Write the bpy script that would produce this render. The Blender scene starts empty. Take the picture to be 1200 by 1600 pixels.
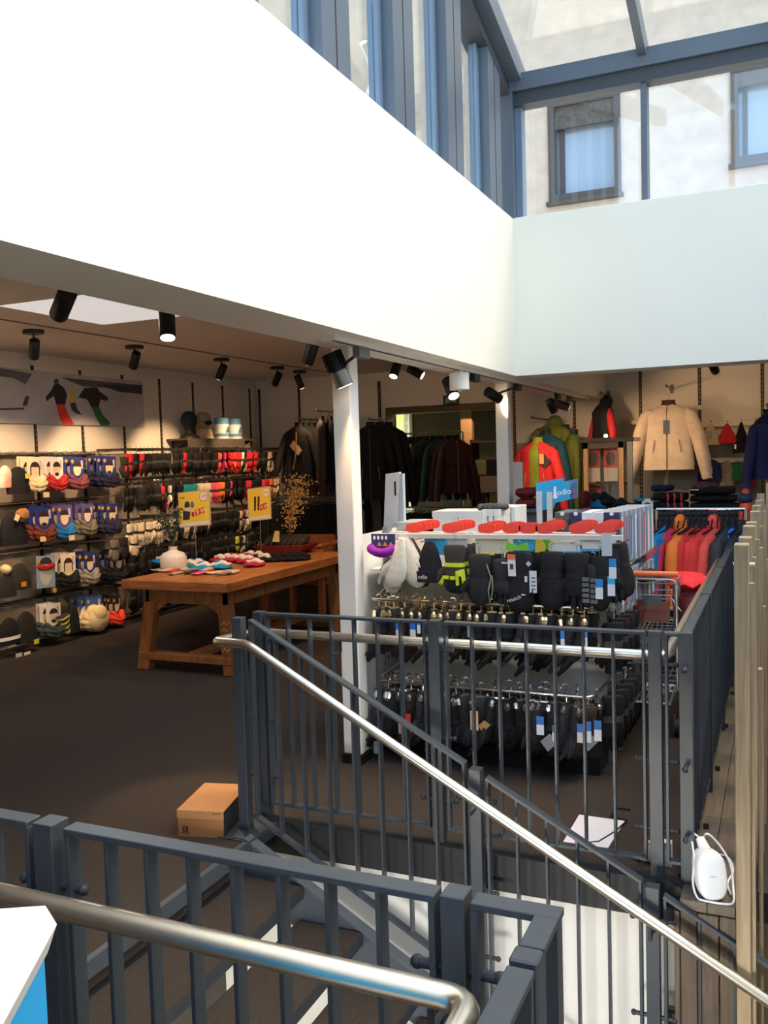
import bpy, math, random
from mathutils import Vector, Matrix
random.seed(7)
V = Vector; PI = math.pi
SC = bpy.context.scene; COL = SC.collection

# ------------------------------------------------------------------ camera
CF = 1404.5; CH = 1.72
_y, _p, _r = [math.radians(a) for a in (-23.918, -3.451, -1.712)]
FW = V((math.sin(_y)*math.cos(_p), math.cos(_y)*math.cos(_p), math.sin(_p)))
RT = V((math.cos(_y), -math.sin(_y), 0)); UP = RT.cross(FW)
RT, UP = math.cos(_r)*RT + math.sin(_r)*UP, -math.sin(_r)*RT + math.cos(_r)*UP
CP = V((0, 0, CH))
cam = bpy.data.cameras.new('camera'); camo = bpy.data.objects.new('camera', cam); COL.objects.link(camo)
cam.lens = 36*CF/1600; cam.sensor_width = 36; cam.sensor_fit = 'AUTO'; cam.clip_start = .02; cam.clip_end = 300
camo.matrix_world = Matrix(((RT.x, UP.x, -FW.x, CP.x), (RT.y, UP.y, -FW.y, CP.y), (RT.z, UP.z, -FW.z, CP.z), (0, 0, 0, 1)))
SC.camera = camo

# ------------------------------------------------------------------ light
W = bpy.data.worlds.new('sky'); SC.world = W; W.use_nodes = True
nt = W.node_tree; bg = nt.nodes['Background']
sky = nt.nodes.new('ShaderNodeTexSky'); sky.sky_type = 'NISHITA'; sky.sun_disc = False
sky.sun_elevation = math.radians(58); sky.sun_rotation = math.radians(70); sky.air_density = 1.0; sky.dust_density = 1.5; sky.ozone_density = 1.0
wb_ = nt.nodes.new('ShaderNodeVectorMath'); wb_.operation = 'MULTIPLY'; wb_.inputs[1].default_value = (1.06, 1, .9)   # white balance
nt.links.new(sky.outputs[0], wb_.inputs[0]); nt.links.new(wb_.outputs[0], bg.inputs[0]); bg.inputs[1].default_value = SKY_STRENGTH = 0.68
def sun(direction, strength, angle, color):
    l = bpy.data.lights.new('sun', 'SUN'); l.energy = strength; l.angle = math.radians(angle); l.color = color
    o = bpy.data.objects.new('sun', l); COL.objects.link(o); o.rotation_euler = V(direction).to_track_quat('Z', 'Y').to_euler()
sun((.8, .32, 1.9), 2.6, 34, (1, .74, .36))
SC.view_settings.view_transform = 'Standard'; SC.view_settings.look = 'None'
SC.view_settings.exposure = 0.3; SC.view_settings.gamma = 1; SC.view_settings.use_curve_mapping = False
SPOT_POWER = 78.0

# ------------------------------------------------------------------ helpers
def ray(x, y): return (x-600)/CF*RT - (y-800)/CF*UP + FW
def Zp(x, y, z): d = ray(x, y); return CP + d*((z-CH)/d.z)      # a point on the level z
def Yp(x, y, Y): d = ray(x, y); return CP + d*(Y/d.y)           # a point on the wall plane y = Y
def Xp(x, y, X): d = ray(x, y); return CP + d*(X/d.x)           # a point on the wall plane x = X
def lin(c):
    if isinstance(c, str): c = [int(c[i:i+2], 16)/255 for i in (0, 2, 4)]
    return tuple((a/12.92 if a <= .04045 else ((a+.055)/1.055)**2.4) for a in c)
_m = {}
def mat(c, rough=.6, metal=0., noise=0., scale=40., bump=0., spec=.5, stretch=(1, 1, 1), emit=0., c2=None, alpha=None, sheen=0.):
    k = (c, rough, metal, noise, scale, bump, spec, stretch, emit, c2, alpha, sheen)
    if k in _m: return _m[k]
    m = bpy.data.materials.new('surface_'+str(c)); m.use_nodes = True; n = m.node_tree; b = n.nodes['Principled BSDF']
    col = lin(c)
    b.inputs['Base Color'].default_value = (*col, 1); b.inputs['Roughness'].default_value = rough; b.inputs['Metallic'].default_value = metal
    b.inputs['Specular IOR Level'].default_value = spec
    if sheen: b.inputs['Sheen Weight'].default_value = sheen
    if emit: b.inputs['Emission Color'].default_value = (*col, 1); b.inputs['Emission Strength'].default_value = emit
    if noise or bump or c2:
        tc = n.nodes.new('ShaderNodeTexCoord'); mp = n.nodes.new('ShaderNodeMapping'); mp.inputs['Scale'].default_value = stretch
        nz = n.nodes.new('ShaderNodeTexNoise'); nz.inputs['Scale'].default_value = scale; nz.inputs['Detail'].default_value = 5
        n.links.new(tc.outputs['Object'], mp.inputs[0]); n.links.new(mp.outputs[0], nz.inputs[0])
        if noise or c2:
            cr = n.nodes.new('ShaderNodeValToRGB'); cr.color_ramp.elements[0].position = .3; cr.color_ramp.elements[1].position = .7
            hi = lin(c2) if c2 else tuple(min(1, a*(1+noise)) for a in col); lo = col if c2 else tuple(a*(1-noise) for a in col)
            cr.color_ramp.elements[0].color = (*lo, 1); cr.color_ramp.elements[1].color = (*hi, 1)
            n.links.new(nz.outputs['Fac'], cr.inputs[0]); n.links.new(cr.outputs[0], b.inputs['Base Color'])
        if bump:
            bp = n.nodes.new('ShaderNodeBump'); bp.inputs['Strength'].default_value = bump; bp.inputs['Distance'].default_value = .01
            n.links.new(nz.outputs['Fac'], bp.inputs['Height']); n.links.new(bp.outputs[0], b.inputs['Normal'])
    _m[k] = m; return m
def wood(c, c2, scale=6., stretch=(1, 12, 12), rough=.55, bump=.15):
    k = ('wood', c, c2, scale, stretch)
    if k in _m: return _m[k]
    m = bpy.data.materials.new('wood_'+c); m.use_nodes = True; n = m.node_tree; b = n.nodes['Principled BSDF']; b.inputs['Roughness'].default_value = rough
    tc = n.nodes.new('ShaderNodeTexCoord'); mp = n.nodes.new('ShaderNodeMapping'); mp.inputs['Scale'].default_value = stretch
    nz = n.nodes.new('ShaderNodeTexNoise'); nz.inputs['Scale'].default_value = scale; nz.inputs['Detail'].default_value = 8; nz.inputs['Distortion'].default_value = .6
    cr = n.nodes.new('ShaderNodeValToRGB'); cr.color_ramp.elements[0].position = .3; cr.color_ramp.elements[1].position = .72
    cr.color_ramp.elements[0].color = (*lin(c), 1); cr.color_ramp.elements[1].color = (*lin(c2), 1)
    oi = n.nodes.new('ShaderNodeObjectInfo'); ad = n.nodes.new('ShaderNodeVectorMath'); ad.operation = 'ADD'
    n.links.new(tc.outputs['Object'], ad.inputs[0]); n.links.new(oi.outputs['Random'], ad.inputs[1]); n.links.new(ad.outputs[0], mp.inputs[0])
    n.links.new(mp.outputs[0], nz.inputs[0]); n.links.new(nz.outputs['Fac'], cr.inputs[0]); n.links.new(cr.outputs[0], b.inputs['Base Color'])
    bp = n.nodes.new('ShaderNodeBump'); bp.inputs['Strength'].default_value = bump; bp.inputs['Distance'].default_value = .004
    n.links.new(nz.outputs['Fac'], bp.inputs['Height']); n.links.new(bp.outputs[0], b.inputs['Normal'])
    _m[k] = m; return m
def glassmat(name, tint=(1, 1, 1), gloss=.07):
    m = bpy.data.materials.new(name); m.use_nodes = True; n = m.node_tree; out = n.nodes['Material Output']; n.nodes.remove(n.nodes['Principled BSDF'])
    t = n.nodes.new('ShaderNodeBsdfTransparent'); t.inputs[0].default_value = (*tint, 1)
    g = n.nodes.new('ShaderNodeBsdfGlossy'); g.inputs['Roughness'].default_value = .02
    lw = n.nodes.new('ShaderNodeLayerWeight'); lw.inputs[0].default_value = .5; pw = n.nodes.new('ShaderNodeMath'); pw.operation = 'POWER'; pw.inputs[1].default_value = 4
    fr = n.nodes.new('ShaderNodeMath'); fr.operation = 'MULTIPLY_ADD'; fr.inputs[1].default_value = .9; fr.inputs[2].default_value = gloss; mx = n.nodes.new('ShaderNodeMixShader')
    n.links.new(lw.outputs['Facing'], pw.inputs[0]); n.links.new(pw.outputs[0], fr.inputs[0])
    n.links.new(fr.outputs[0], mx.inputs[0]); n.links.new(t.outputs[0], mx.inputs[1]); n.links.new(g.outputs[0], mx.inputs[2]); n.links.new(mx.outputs[0], out.inputs[0])
    return m
class M:
    def __init__(s): s.v = []; s.f = []
    def add(s, vs, fs):
        o = len(s.v); s.v += [V(v) for v in vs]; s.f += [tuple(i+o for i in f) for f in fs]; return s
    def box(s, c, d, R=None):
        c = V(c); x, y, z = [a/2 for a in d]
        vs = [V((a*x, b*y, e*z)) for a in (-1, 1) for b in (-1, 1) for e in (-1, 1)]
        if R: vs = [R @ v for v in vs]
        return s.add([c+v for v in vs], [(0, 1, 3, 2), (4, 6, 7, 5), (0, 4, 5, 1), (2, 3, 7, 6), (0, 2, 6, 4), (1, 5, 7, 3)])
    def ab(s, a, b): a = V(a); b = V(b); return s.box((a+b)/2, [abs(i) for i in (b-a)])
    def bar(s, p, q, w, t, up=(0, 0, 1)):
        p = V(p); q = V(q); d = q-p; L = d.length; d.normalize(); u = V(up)
        if abs(d.dot(u)) > .98: u = V((0, 1, 0))
        x = d.cross(u).normalized(); z = x.cross(d)
        return s.box((p+q)/2, (w, L, t), Matrix((x, d, z)).transposed())
    def loft(s, rings, cap=True):
        n = len(rings[0]); vs = [p for r in rings for p in r]; fs = []
        for i in range(len(rings)-1):
            for j in range(n):
                k = (j+1) % n; fs.append((i*n+j, i*n+k, (i+1)*n+k, (i+1)*n+j))
        if cap: fs += [tuple(reversed(range(n))), tuple(range((len(rings)-1)*n, len(rings)*n))]
        return s.add(vs, fs)
    def tube(s, pts, r, n=8, closed=False):
        pts = [V(p) for p in pts]; rs = r if isinstance(r, (list, tuple)) else [r]*len(pts); rings = []; prev = None
        for i, p in enumerate(pts):
            a = pts[i-1] if (i or closed) else p; b = pts[(i+1) % len(pts)] if (i < len(pts)-1 or closed) else p
            d = (b-a).normalized()
            if prev is None: u = d.cross(V((0, 0, 1)) if abs(d.z) < .9 else V((0, 1, 0))).normalized()
            else: u = (prev-d*prev.dot(d)).normalized()
            prev = u; w = d.cross(u); rings.append([p+rs[i]*(math.cos(2*PI*j/n)*u+math.sin(2*PI*j/n)*w) for j in range(n)])
        if closed: rings.append(rings[0])
        return s.loft(rings, not closed)
    def cyl(s, p, q, r, r2=None, n=14): return s.tube([p, q], [r, r if r2 is None else r2], n)
    def lathe(s, prof, c=(0, 0, 0), n=20, sx=1., sy=1.):
        c = V(c); return s.loft([[c+V((r*sx*math.cos(2*PI*j/n), r*sy*math.sin(2*PI*j/n), z)) for j in range(n)] for r, z in prof])
    def ell(s, c, r, n=12, k=8):
        c = V(c); return s.loft([[c+V((r[0]*math.sin(a)*math.cos(2*PI*j/n), r[1]*math.sin(a)*math.sin(2*PI*j/n), r[2]*math.cos(a))) for j in range(n)] for a in [PI-.02-(PI-.04)*i/k for i in range(k+1)]])
    def prism(s, poly, d):
        d = V(d); n = len(poly); a = [V(p) for p in poly]
        return s.add(a+[p+d for p in a], [tuple(reversed(range(n))), tuple(range(n, 2*n))]+[(i, (i+1) % n, n+(i+1) % n, n+i) for i in range(n)])
    def xf(s, Mx): s.v = [Mx @ v for v in s.v]; return s
KIDS = {}
def build(name, mb, m, parent=None, smooth=False, label=None, at=None, world=True, bevel=0.):
    me = bpy.data.meshes.new(name); off = V((0, 0, 0))
    if at is not None: off = V(at)
    if parent is not None and world: off = parent.get('base_', None); off = V(off) if off else V((0, 0, 0))
    elif parent is not None: off = V((0, 0, 0))
    me.from_pydata([tuple(v-off) for v in mb.v], [], mb.f); me.validate()
    import bmesh
    b = bmesh.new(); b.from_mesh(me); bmesh.ops.recalc_face_normals(b, faces=b.faces)
    if bevel: bmesh.ops.bevel(b, geom=b.edges[:], offset=bevel, segments=1, affect='EDGES', clamp_overlap=True)
    b.to_mesh(me); b.free()
    me.materials.append(m)
    if smooth:
        for p in me.polygons: p.use_smooth = True
        try: me.set_sharp_from_angle(angle=math.radians(50))
        except Exception: pass
    o = bpy.data.objects.new(name, me); COL.objects.link(o)
    if parent is not None: o.parent = parent; KIDS.setdefault(parent.name, []).append(o); o['base_'] = tuple(off)
    elif at is not None: o.location = off
    if label: o['label'] = label
    return o
def T(name, label, cat, base, group=None):      # a thing: an Empty at its base
    o = bpy.data.objects.new(name, None); COL.objects.link(o); o.location = base; o.empty_display_size = .05
    o['label'] = label; o['category'] = cat; o['base_'] = tuple(base)
    if group: o['group'] = group
    return o
def S(name, mb, m, label, cat, group=None, smooth=False, bevel=0.):   # a thing of one mesh, origin at its base
    xs = [v.x for v in mb.v]; ys = [v.y for v in mb.v]; b = ((min(xs)+max(xs))/2, (min(ys)+max(ys))/2, min(v.z for v in mb.v))
    o = build(name, mb, m, at=b, smooth=smooth, bevel=bevel); o['label'] = label; o['category'] = cat; o['base_'] = b
    if group: o['group'] = group
    return o
def ST(name, mb, m, smooth=False, bevel=0.):
    o = build(name, mb, m, smooth=smooth, bevel=bevel); o['kind'] = 'structure'; o['base_'] = (0, 0, 0); return o
def dup(root, loc, rotz=0., label=None, group=None, scale=None, tilt=None):
    r = root.copy(); COL.objects.link(r); r.location = loc; r.rotation_euler = (tilt[0] if tilt else 0, tilt[1] if tilt else 0, rotz)
    if scale: r.scale = (scale,)*3 if not isinstance(scale, tuple) else scale
    if label: r['label'] = label
    if group: r['group'] = group
    def rec(a, b):
        for ch in KIDS.get(a.name, []):
            c = ch.copy(); COL.objects.link(c); c.parent = b; KIDS.setdefault(b.name, []).append(c); rec(ch, c)
    rec(root, r); return r
def textmesh(name, txt, size, m, parent, M4, depth=.0005, align='CENTER', label=None):
    cu = bpy.data.curves.new(name, 'FONT'); cu.body = txt; cu.size = size; cu.extrude = depth; cu.align_x = align; cu.align_y = 'CENTER'
    o = bpy.data.objects.new(name+'_curve', cu); COL.objects.link(o)
    dg = bpy.context.evaluated_depsgraph_get(); me = bpy.data.meshes.new_from_object(o.evaluated_get(dg)); bpy.data.objects.remove(o); bpy.data.curves.remove(cu)
    off = V(parent['base_']) if parent is not None and parent.get('base_') else V((0, 0, 0))
    me.transform(Matrix.Translation(-off) @ M4); me.materials.clear(); me.materials.append(m)
    o = bpy.data.objects.new(name, me); COL.objects.link(o)
    if parent is not None: o.parent = parent; KIDS.setdefault(parent.name, []).append(o); o['base_'] = tuple(off)
    if label: o['label'] = label
    return o
def frame4(o, x, y):                              # matrix with local x, y and their normal, for lettering
    x = V(x).normalized(); y = V(y); y = (y-x*y.dot(x)).normalized(); z = x.cross(y)
    return Matrix(((x.x, y.x, z.x, o[0]), (x.y, y.y, z.y, o[1]), (x.z, y.z, z.z, o[2]), (0, 0, 0, 1)))
ORD = lambda i: (lambda n: f"{n}{'th' if 10 <= n % 100 <= 20 else {1: 'st', 2: 'nd', 3: 'rd'}.get(n % 10, 'th')}")(i+1)
RX90 = Matrix.Rotation(PI/2, 4, 'X')

# ------------------------------------------------------------------ materials
STEEL = mat('3a4148', .42, 0, .06, 30)
STEELD = mat('2b3036', .5)
CHROME = mat('d9d4c8', .18, 1.0)
WIRE = mat('b8b8b6', .25, 1.0)
WHITEP = mat('f2efe6', .7, 0, .015, 3)
FASC = mat('f6f4e6', .6, 0, .01, 2)
CEILM = mat('e3ddd4', .8, 0, .02, 3)
PANEL = mat('e6dfd2', .75, 0, .02, 2); PANEL_SHADE = mat('9a9187', .75, 0, .03, 2)  # second tone: lower panels darkened to carry the shade behind the hung goods
SLOT = mat('2a2522', .5, .3)
CARPET = mat('2a2624', .95, 0, 0, 230, .5, .1, c2='4b433e')
BLACKC = mat('1f1f22', .8, 0, .25, 60, .3, .25)
BLACK2 = mat('222126', .7, 0, .2, 40, .3, .3)
MBLACK = mat('1c1c1e', .5, .2)
# ------------------------------------------------------------------ the setting
FX, FY, SZ, FT = -1.92, 6.99, 2.335, 3.56        # fascia planes, soffit level, fascia top
LX, BY, CZ = -6.8, 11.0, 2.85                   # left wall, back wall, ceiling
fl = M(); fl.ab((LX, -2.6, -.12), (-2.235, 3.665, 0)); fl.ab((LX, 3.665, -.12), (-.37, BY+3.3, 0)); fl.ab((-.37, 7.6, -.12), (2.6, BY+3.3, 0)); fl.ab((-2.235, -2.6, -.12), (-.3, 1.42, 0)); fl.ab((-.09, 3.66, -.12), (2.6, 7.6, 0))
ST('floor', fl, CARPET)
ce = M(); ce.ab((LX, -2.6, CZ), (FX-.02, BY+3.3, CZ+.12)); ce.ab((FX-.02, FY+.02, CZ-.2), (2.6, BY+3.3, CZ+.12))
ST('ceiling', ce, CEILM)
ST('trim_1', M().ab((-5.385, -2.6, CZ-.006), (-5.37, BY, CZ+.001)), mat('6b5f55', .8))
ST('wall_left', M().ab((LX-.2, -2.6, -.3), (LX, BY+.2, CZ+.1)), CEILM)
bw = M(); bw.ab((LX, BY, 0), (-4.76, BY+.12, CZ)); bw.ab((-4.76, BY, 2.34), (-3.17, BY+.12, CZ)); bw.ab((-3.17, BY, 0), (2.6, BY+.12, CZ))
ST('wall_back', bw, CEILM)
dj = M(); dj.ab((-4.80, BY-.03, 0), (-4.72, BY+.14, 2.38)); dj.ab((-3.21, BY-.03, 0), (-3.13, BY+.14, 2.38)); dj.ab((-4.72, BY-.03, 2.30), (-3.21, BY+.14, 2.38))
ST('door_1', dj, mat('5a4636', .5))
ff = M(); ff.ab((FX-.37, -2.6, SZ), (FX, FY+.3, FT)); ff.ab((FX-.37, FY+.3, SZ), (FX, BY, CZ-.2))
ST('wall_fascia_left', ff, FASC)
ST('wall_fascia_right', M().ab((FX, FY, SZ), (2.6, FY+.31, FT)), FASC)
ST('wall_right', M().ab((2.6, -2.6, -3.2), (2.8, BY+3.3, 4.75)), WHITEP)  # unseen wall, raised to hold low sky light off the left fascia
wf = M(); wf.ab((LX, -2.8, -3.2), (2.8, -2.6, 3.2))
for k in range(4): wf.ab((FX-.4+k*1.5, -2.75, 3.2), (FX-.3+k*1.5, -2.65, 7.5))
ST('wall_front', wf, mat('cfc9bd', .8))
# lower storey seen through the stair opening
ST('floor_lower', M().ab((LX, -2.6, -3.3), (2.6, 8, -3.1)), mat('b9b5ac', .6, 0, .08, 4))
ST('wall_lower_back', M().ab((-2.6, 3.70, -3.1), (-.385, 3.78, -.13)), mat('e9e8e2', .6))
ST('wall_lower_left', M().ab((-5.0, -2.6, -3.1), (-4.9, 8, -.3)), mat('efece4', .7))
ST('trim_2', M().ab((-2.32, 3.60, -.145), (-.36, 3.68, .012)).ab((-.385, 3.66, -.145), (-.355, 8.6, .012)), mat('1d1f22', .6))
# columns
for nm, y in (('column_1', 4.47), ('column_2', 7.58)):
    c = ST(nm, M().ab((-2.275, y, .055), (-2.165, y+.11, SZ+.001)), WHITEP, bevel=.006)
    b_ = build('column_base', M().ab((-2.283, y-.008, 0), (-2.157, y+.118, .055)), mat('16161a', .5), c)
# perforated wall panels and their slotted uprights on the left wall, on the back wall to both sides of the door
LW = T('wall_panel_system', 'cream wall panels with dark slotted uprights covering the left wall', 'wall panels', (LX, 8, 0))
LW['kind'] = 'structure'; del LW['label']; del LW['category']; LW.name = 'wall_left_panelling'
ys = [4.15+.662*i for i in range(11)]
for i, y in enumerate(ys):
    u_ = build('upright', M().ab((LX+.001, y-.016, .02), (LX+.034, y+.016, 2.735)), SLOT, LW)
    build('slot', (lambda m_: [m_.box((LX+.0345, y, z), (.002, .012, .03)) for z in [1.6+.05*q for q in range(22)]] and m_)(M()), mat('8a7a66', .6), u_)['kind'] = 'stuff'
    if i < len(ys)-1:
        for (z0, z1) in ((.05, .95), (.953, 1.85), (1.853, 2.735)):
            build('panel', M().ab((LX+.001, y+.018, z0), (LX+.026, y+.644, z1-.004)), PANEL if z0 > 1.5 else PANEL_SHADE, LW)
BW = T('wall_back_panelling', '', '', (0, BY, 0)); BW['kind'] = 'structure'; del BW['label']; del BW['category']
def backpan(xs):
    for i, x in enumerate(xs):
        u_ = build('upright', M().ab((x-.016, BY-.034, .02), (x+.016, BY-.001, 2.735)), SLOT, BW)
        build('slot', (lambda m_: [m_.box((x, BY-.0345, z), (.012, .002, .03)) for z in [1.2+.05*q for q in range(30)]] and m_)(M()), mat('8a7a66', .6), u_)['kind'] = 'stuff'
        if i < len(xs)-1:
            for (z0, z1) in ((.05, .95), (.953, 1.85), (1.853, 2.735)):
                build('panel', M().ab((x+.018, BY-.026, z0), (xs[i+1]-.018, BY-.001, z1-.004)), PANEL if z0 > 1.5 else PANEL_SHADE, BW)
backpan([-6.74, -6.1, -5.5, -4.89]); backpan([-3.05, -2.3, -1.52, -.86, -.195, .47, 1.13, 1.8, 2.46])
# skylight panel in the ceiling
sp = [Zp(x, y, CZ) for x, y in ((7, 478), (133, 460), (278, 494), (160, 507))]
x0, x1 = -4.95, -4.2; y0, y1 = 4.70, 5.74
ST('window_ceiling', M().ab((x0, y0, CZ-.004), (x1, y1, CZ-.001)), mat('e8e6e4', .5, emit=.55))
l = bpy.data.lights.new('skylight_daylight', 'AREA'); l.shape = 'RECTANGLE'; l.size = .7; l.size_y = 1.0; l.energy = 22; l.color = (.93, .96, 1)
o = bpy.data.objects.new('skylight_daylight', l); COL.objects.link(o); o.location = ((x0+x1)/2, (y0+y1)/2, CZ-.012)
# ------------------------------------------------------------------ atrium glazing
FRAME = mat('5c6876', .4, .1); FRAMEL = mat('7389a0', .35, .1); FRAMED = mat('3c4550', .5)
GLASS = glassmat('pane_glass', (.96, .985, .99))
TN = math.tan(math.radians(16.2)); EZ = 4.56      # roof rises from the eave over the right window towards the camera
def roofz(y): return EZ+.1+(FY+.15-y)*TN
GW = T('window_left', '', '', (FX, 3, FT)); GW['kind'] = 'structure'; del GW['label']; del GW['category']
mul = [2.2, 3.12, 3.98, 4.84, 5.72, 6.62]
for i, y in enumerate(mul):
    w = .30 if i < 5 else .30
    build('mullion', M().ab((FX-.17, y-w/2, FT), (FX-.02, y+w/2, roofz(y)-.02)), FRAME, GW)
    build('casement_frame', M().ab((FX-.15, y-w/2-.055, FT), (FX-.09, y-w/2, roofz(y)-.05)), FRAMEL, GW)
    build('gasket', M().ab((FX-.0205, y-.006, FT), (FX-.0185, y+.006, roofz(y)-.05)), mat('20262d', .6), GW)
    if i:
        a = mul[i-1]+.15; b = y-.205
        build('pane', M().prism([(FX-.12, a, FT), (FX-.12, b, FT), (FX-.12, b, roofz(b)-.1), (FX-.12, a, roofz(a)-.1)], (.008, 0, 0)), GLASS, GW)
build('top_rail', M().bar((FX-.1, 2, roofz(2)-.1), (FX-.1, FY+.1, roofz(FY+.1)-.1), .17, .16), FRAMED, GW)
GR = T('window_right', '', '', (0, FY, FT)); GR['kind'] = 'structure'; del GR['label']; del GR['category']
build('corner_post', M().ab((FX-.2, FY+.02, FT), (FX+.005, FY+.25, EZ+.1)), FRAME, GR)
build('corner_post', M().ab((FX+.006, FY+.1, FT), (FX+.055, FY+.22, EZ)), FRAMEL, GR)
build('sill', M().ab((FX, FY+.03, FT), (2.6, FY+.28, FT+.012)), WHITEP, GR)
for x in (-.93, .75):
    build('mullion', M().ab((x-.022, FY+.08, FT), (x+.022, FY+.22, EZ)), FRAME, GR)
for k, (a, b) in enumerate(((FX+.05, -.952), (-.908, .728), (.772, 2.6))):
    build('pane', M().ab((a, FY+.15, FT+.01), (b, FY+.158, EZ-.1)), GLASS, GR)
build('head_rail', M().ab((FX, FY+.06, EZ-.12), (2.6, FY+.2, EZ-.02)), FRAMED, GR)
build('eave_beam', M().ab((FX, FY+.03, EZ-.02), (2.6, FY+.24, EZ+.11)), FRAME, GR)
GT = T('window_roof', '', '', (0, 3, 5)); GT['kind'] = 'structure'; del GT['label']; del GT['category']
for x in (FX+.02, -.93, .05, 1.05, 2.05, 2.55):
    build('rafter', M().bar((x, FY+.2, roofz(FY+.2)), (x, -2.7, roofz(-2.7)), .06 if x > FX+.1 else .12, .16), FRAME, GT)
xs_ = [FX+.06, -.93, .05, 1.05, 2.05, 2.58]
for a, b in zip(xs_, xs_[1:]):
    build('pane', M().prism([(a+.03, FY+.15, roofz(FY+.15)+.05), (b-.03, FY+.15, roofz(FY+.15)+.05), (b-.03, -2.7, roofz(-2.7)+.05), (a+.03, -2.7, roofz(-2.7)+.05)], (0, 0, .008)), GLASS, GT)
# ------------------------------------------------------------------ outdoors: rendered house behind the right window, pale block beyond the left windows
HOUSE = mat('c8b9a9', .9, 0, .1, 5, .3)
h = T('neighbouring_house', 'beige rendered house seen through the large right-hand atrium window', 'house', (0, 13, 0))
hw = M(); wx = [(-3.03, -2.02, 5.28, 6.72), (-.60, .42, 5.43, 6.86)]
hw.ab((-9, 13, 2.4), (-3.03, 13.3, 14)); hw.ab((-2.02, 13, 2.4), (-.60, 13.3, 14)); hw.ab((.42, 13, 2.4), (7, 13.3, 14))
hw.ab((-3.03, 13, 2.4), (-2.02, 13.3, 5.28)); hw.ab((-3.03, 13, 6.72), (-2.02, 13.3, 14)); hw.ab((-.6, 13, 2.4), (.42, 13.3, 5.43)); hw.ab((-.6, 13, 6.86), (.42, 13.3, 14))
build('wall', hw, HOUSE, h)
WF = mat('4b443f', .6)
for (a, b, c, d) in wx:
    q = build('window', M().ab((a, 12.97, c), (a+.09, 13.2, d)).ab((b-.09, 12.97, c), (b, 13.2, d)).ab((a+.09, 12.97, d-.12), (b-.09, 13.2, d)).ab((a+.09, 12.97, c), (b-.09, 13.2, c+.1)).ab((a+.14, 13.1, c+.1), (a+.2, 13.18, d-.1)).ab((a-.03, 12.9, c-.05), (b+.03, 13, c)), WF, h)
    build('roller_blind', M().ab((a+.09, 13.02, d-.42), (b-.09, 13.06, d-.12)), mat('57514b', .8, 0, .3, 20), q)
    build('pane', M().ab((a+.09, 13.15, c+.1), (b-.09, 13.16, d-.12)), mat('8fa0b4', .08, 0, spec=1.), q)
    build('curtain', (lambda m_: [m_.ab((a+.2+.09*k, 13.18+.01*(k % 2), c+.1), (a+.29+.09*k, 13.2+.01*(k % 2), d-.3)) for k in range(7)] and m_)(M()), mat('d8dcea', .8), q)
h2 = T('pale_apartment_block', 'pale rendered block seen through the slim left-hand atrium windows', 'house', (-12, 8, 0))
build('wall', M().ab((-12, -8, 2.4), (-11.6, 22, 12)), mat('bdb6a8', .9, 0, .08, 2), h2)
for k in range(6): build('window', M().ab((-11.6, -4+k*3.2, 5.2), (-11.56, -2.9+k*3.2, 6.8)), mat('5e6a78', .3), h2)
ra = M(); ra.cyl((-2.9, 4.7, 2.97), (-2.9, 4.7, 4.26), .03).tube([V((-2.9, 4.7, 4.25))+V((0, .16*i, .1-.016*(i-2)**2)) for i in range(6)], .03, 8)
S('outdoor_handrail_hoop', ra, mat('e8ece6', .4), 'curved white tube outside behind a left-hand atrium window', 'tube')
ra = M(); ra.cyl((-2.6, 5.97, 2.97), (-2.6, 5.97, 4.38), .025).tube([(-2.6, 5.75, 4.55), (-2.6, 5.95, 4.4)], .03, 8); ra.tube([(-2.6, 5.95, 4.4), (-2.6, 5.8, 4.2)], .028, 8); ra.ell((-2.6, 5.97, 4.38), (.05, .06, .07))
S('outdoor_bracket', ra, mat('e8ece6', .4), 'forked white bracket outside behind a left-hand atrium window', 'bracket')
gm = M(); gm.ab((-60, -40, -.5), (LX-.25, 80, -.4)); gm.ab((2.85, -40, -.5), (40, 80, -.4)); gm.ab((LX-.25, -40, -.5), (2.85, -2.85, -.4)); gm.ab((LX-.25, BY+3.5, -.5), (2.85, 80, -.4))
ST('ground', gm, mat('8c9650', .9, 0, .3, .6))
# ------------------------------------------------------------------ stairs and railings
def railing(root, ax, org, spans, posts, z_of, nrm, base=.06, space=.118, cap=True, hgt=.925):
    """frames of flat bars between posts; ax = unit run, org = origin, z_of(s) = top level at distance s, nrm = depth direction"""
    ax = V(ax); org = V(org); nrm = V(nrm)
    def P(s, dz=0): p = org+ax*s; return V((p.x, p.y, z_of(s)+dz))
    R_ = Matrix((ax, nrm, V((0, 0, 1)))).transposed()
    def upright(name, s, w, d, top, bot, **k):
        c = P(s); z1 = c.z+top; z0 = c.z+bot
        return build(name, M().box((c.x, c.y, (z0+z1)/2), (w, d, z1-z0), R_), STEEL, root, bevel=.0012, **k)
    for (a, b, n) in spans:
        build('top_rail', M().bar(P(a, -.006), P(b, -.006), .040, .013), STEEL, root, bevel=.0015)
        build('bottom_rail', M().bar(P(a, -hgt), P(b, -hgt), .034, .013), STEEL, root)
        upright('end_bar', a+.006, .012, .036, -.012, -hgt); upright('end_bar', b-.006, .012, .036, -.012, -hgt)
        for k in range(1, n+1): upright('baluster', a+.006+(b-a-.012)*k/(n+1), .010, .034, -.012, -hgt)
    for s in posts:
        upright('post', s, .05, .05, .004, -1.02 if base else -1.0)
        for dz in (-.13, -.52, -.80):
            c = P(s, dz); e = nrm*0
            b_ = M().cyl(c-ax*.075, c+ax*.075, .0085, n=8); b_.ell(c+ax*.078, (.012, .012, .012), 8, 4); b_.ell(c-ax*.078, (.012, .012, .012), 8, 4)
            build('bolt', b_, STEELD, root, smooth=True)
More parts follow.
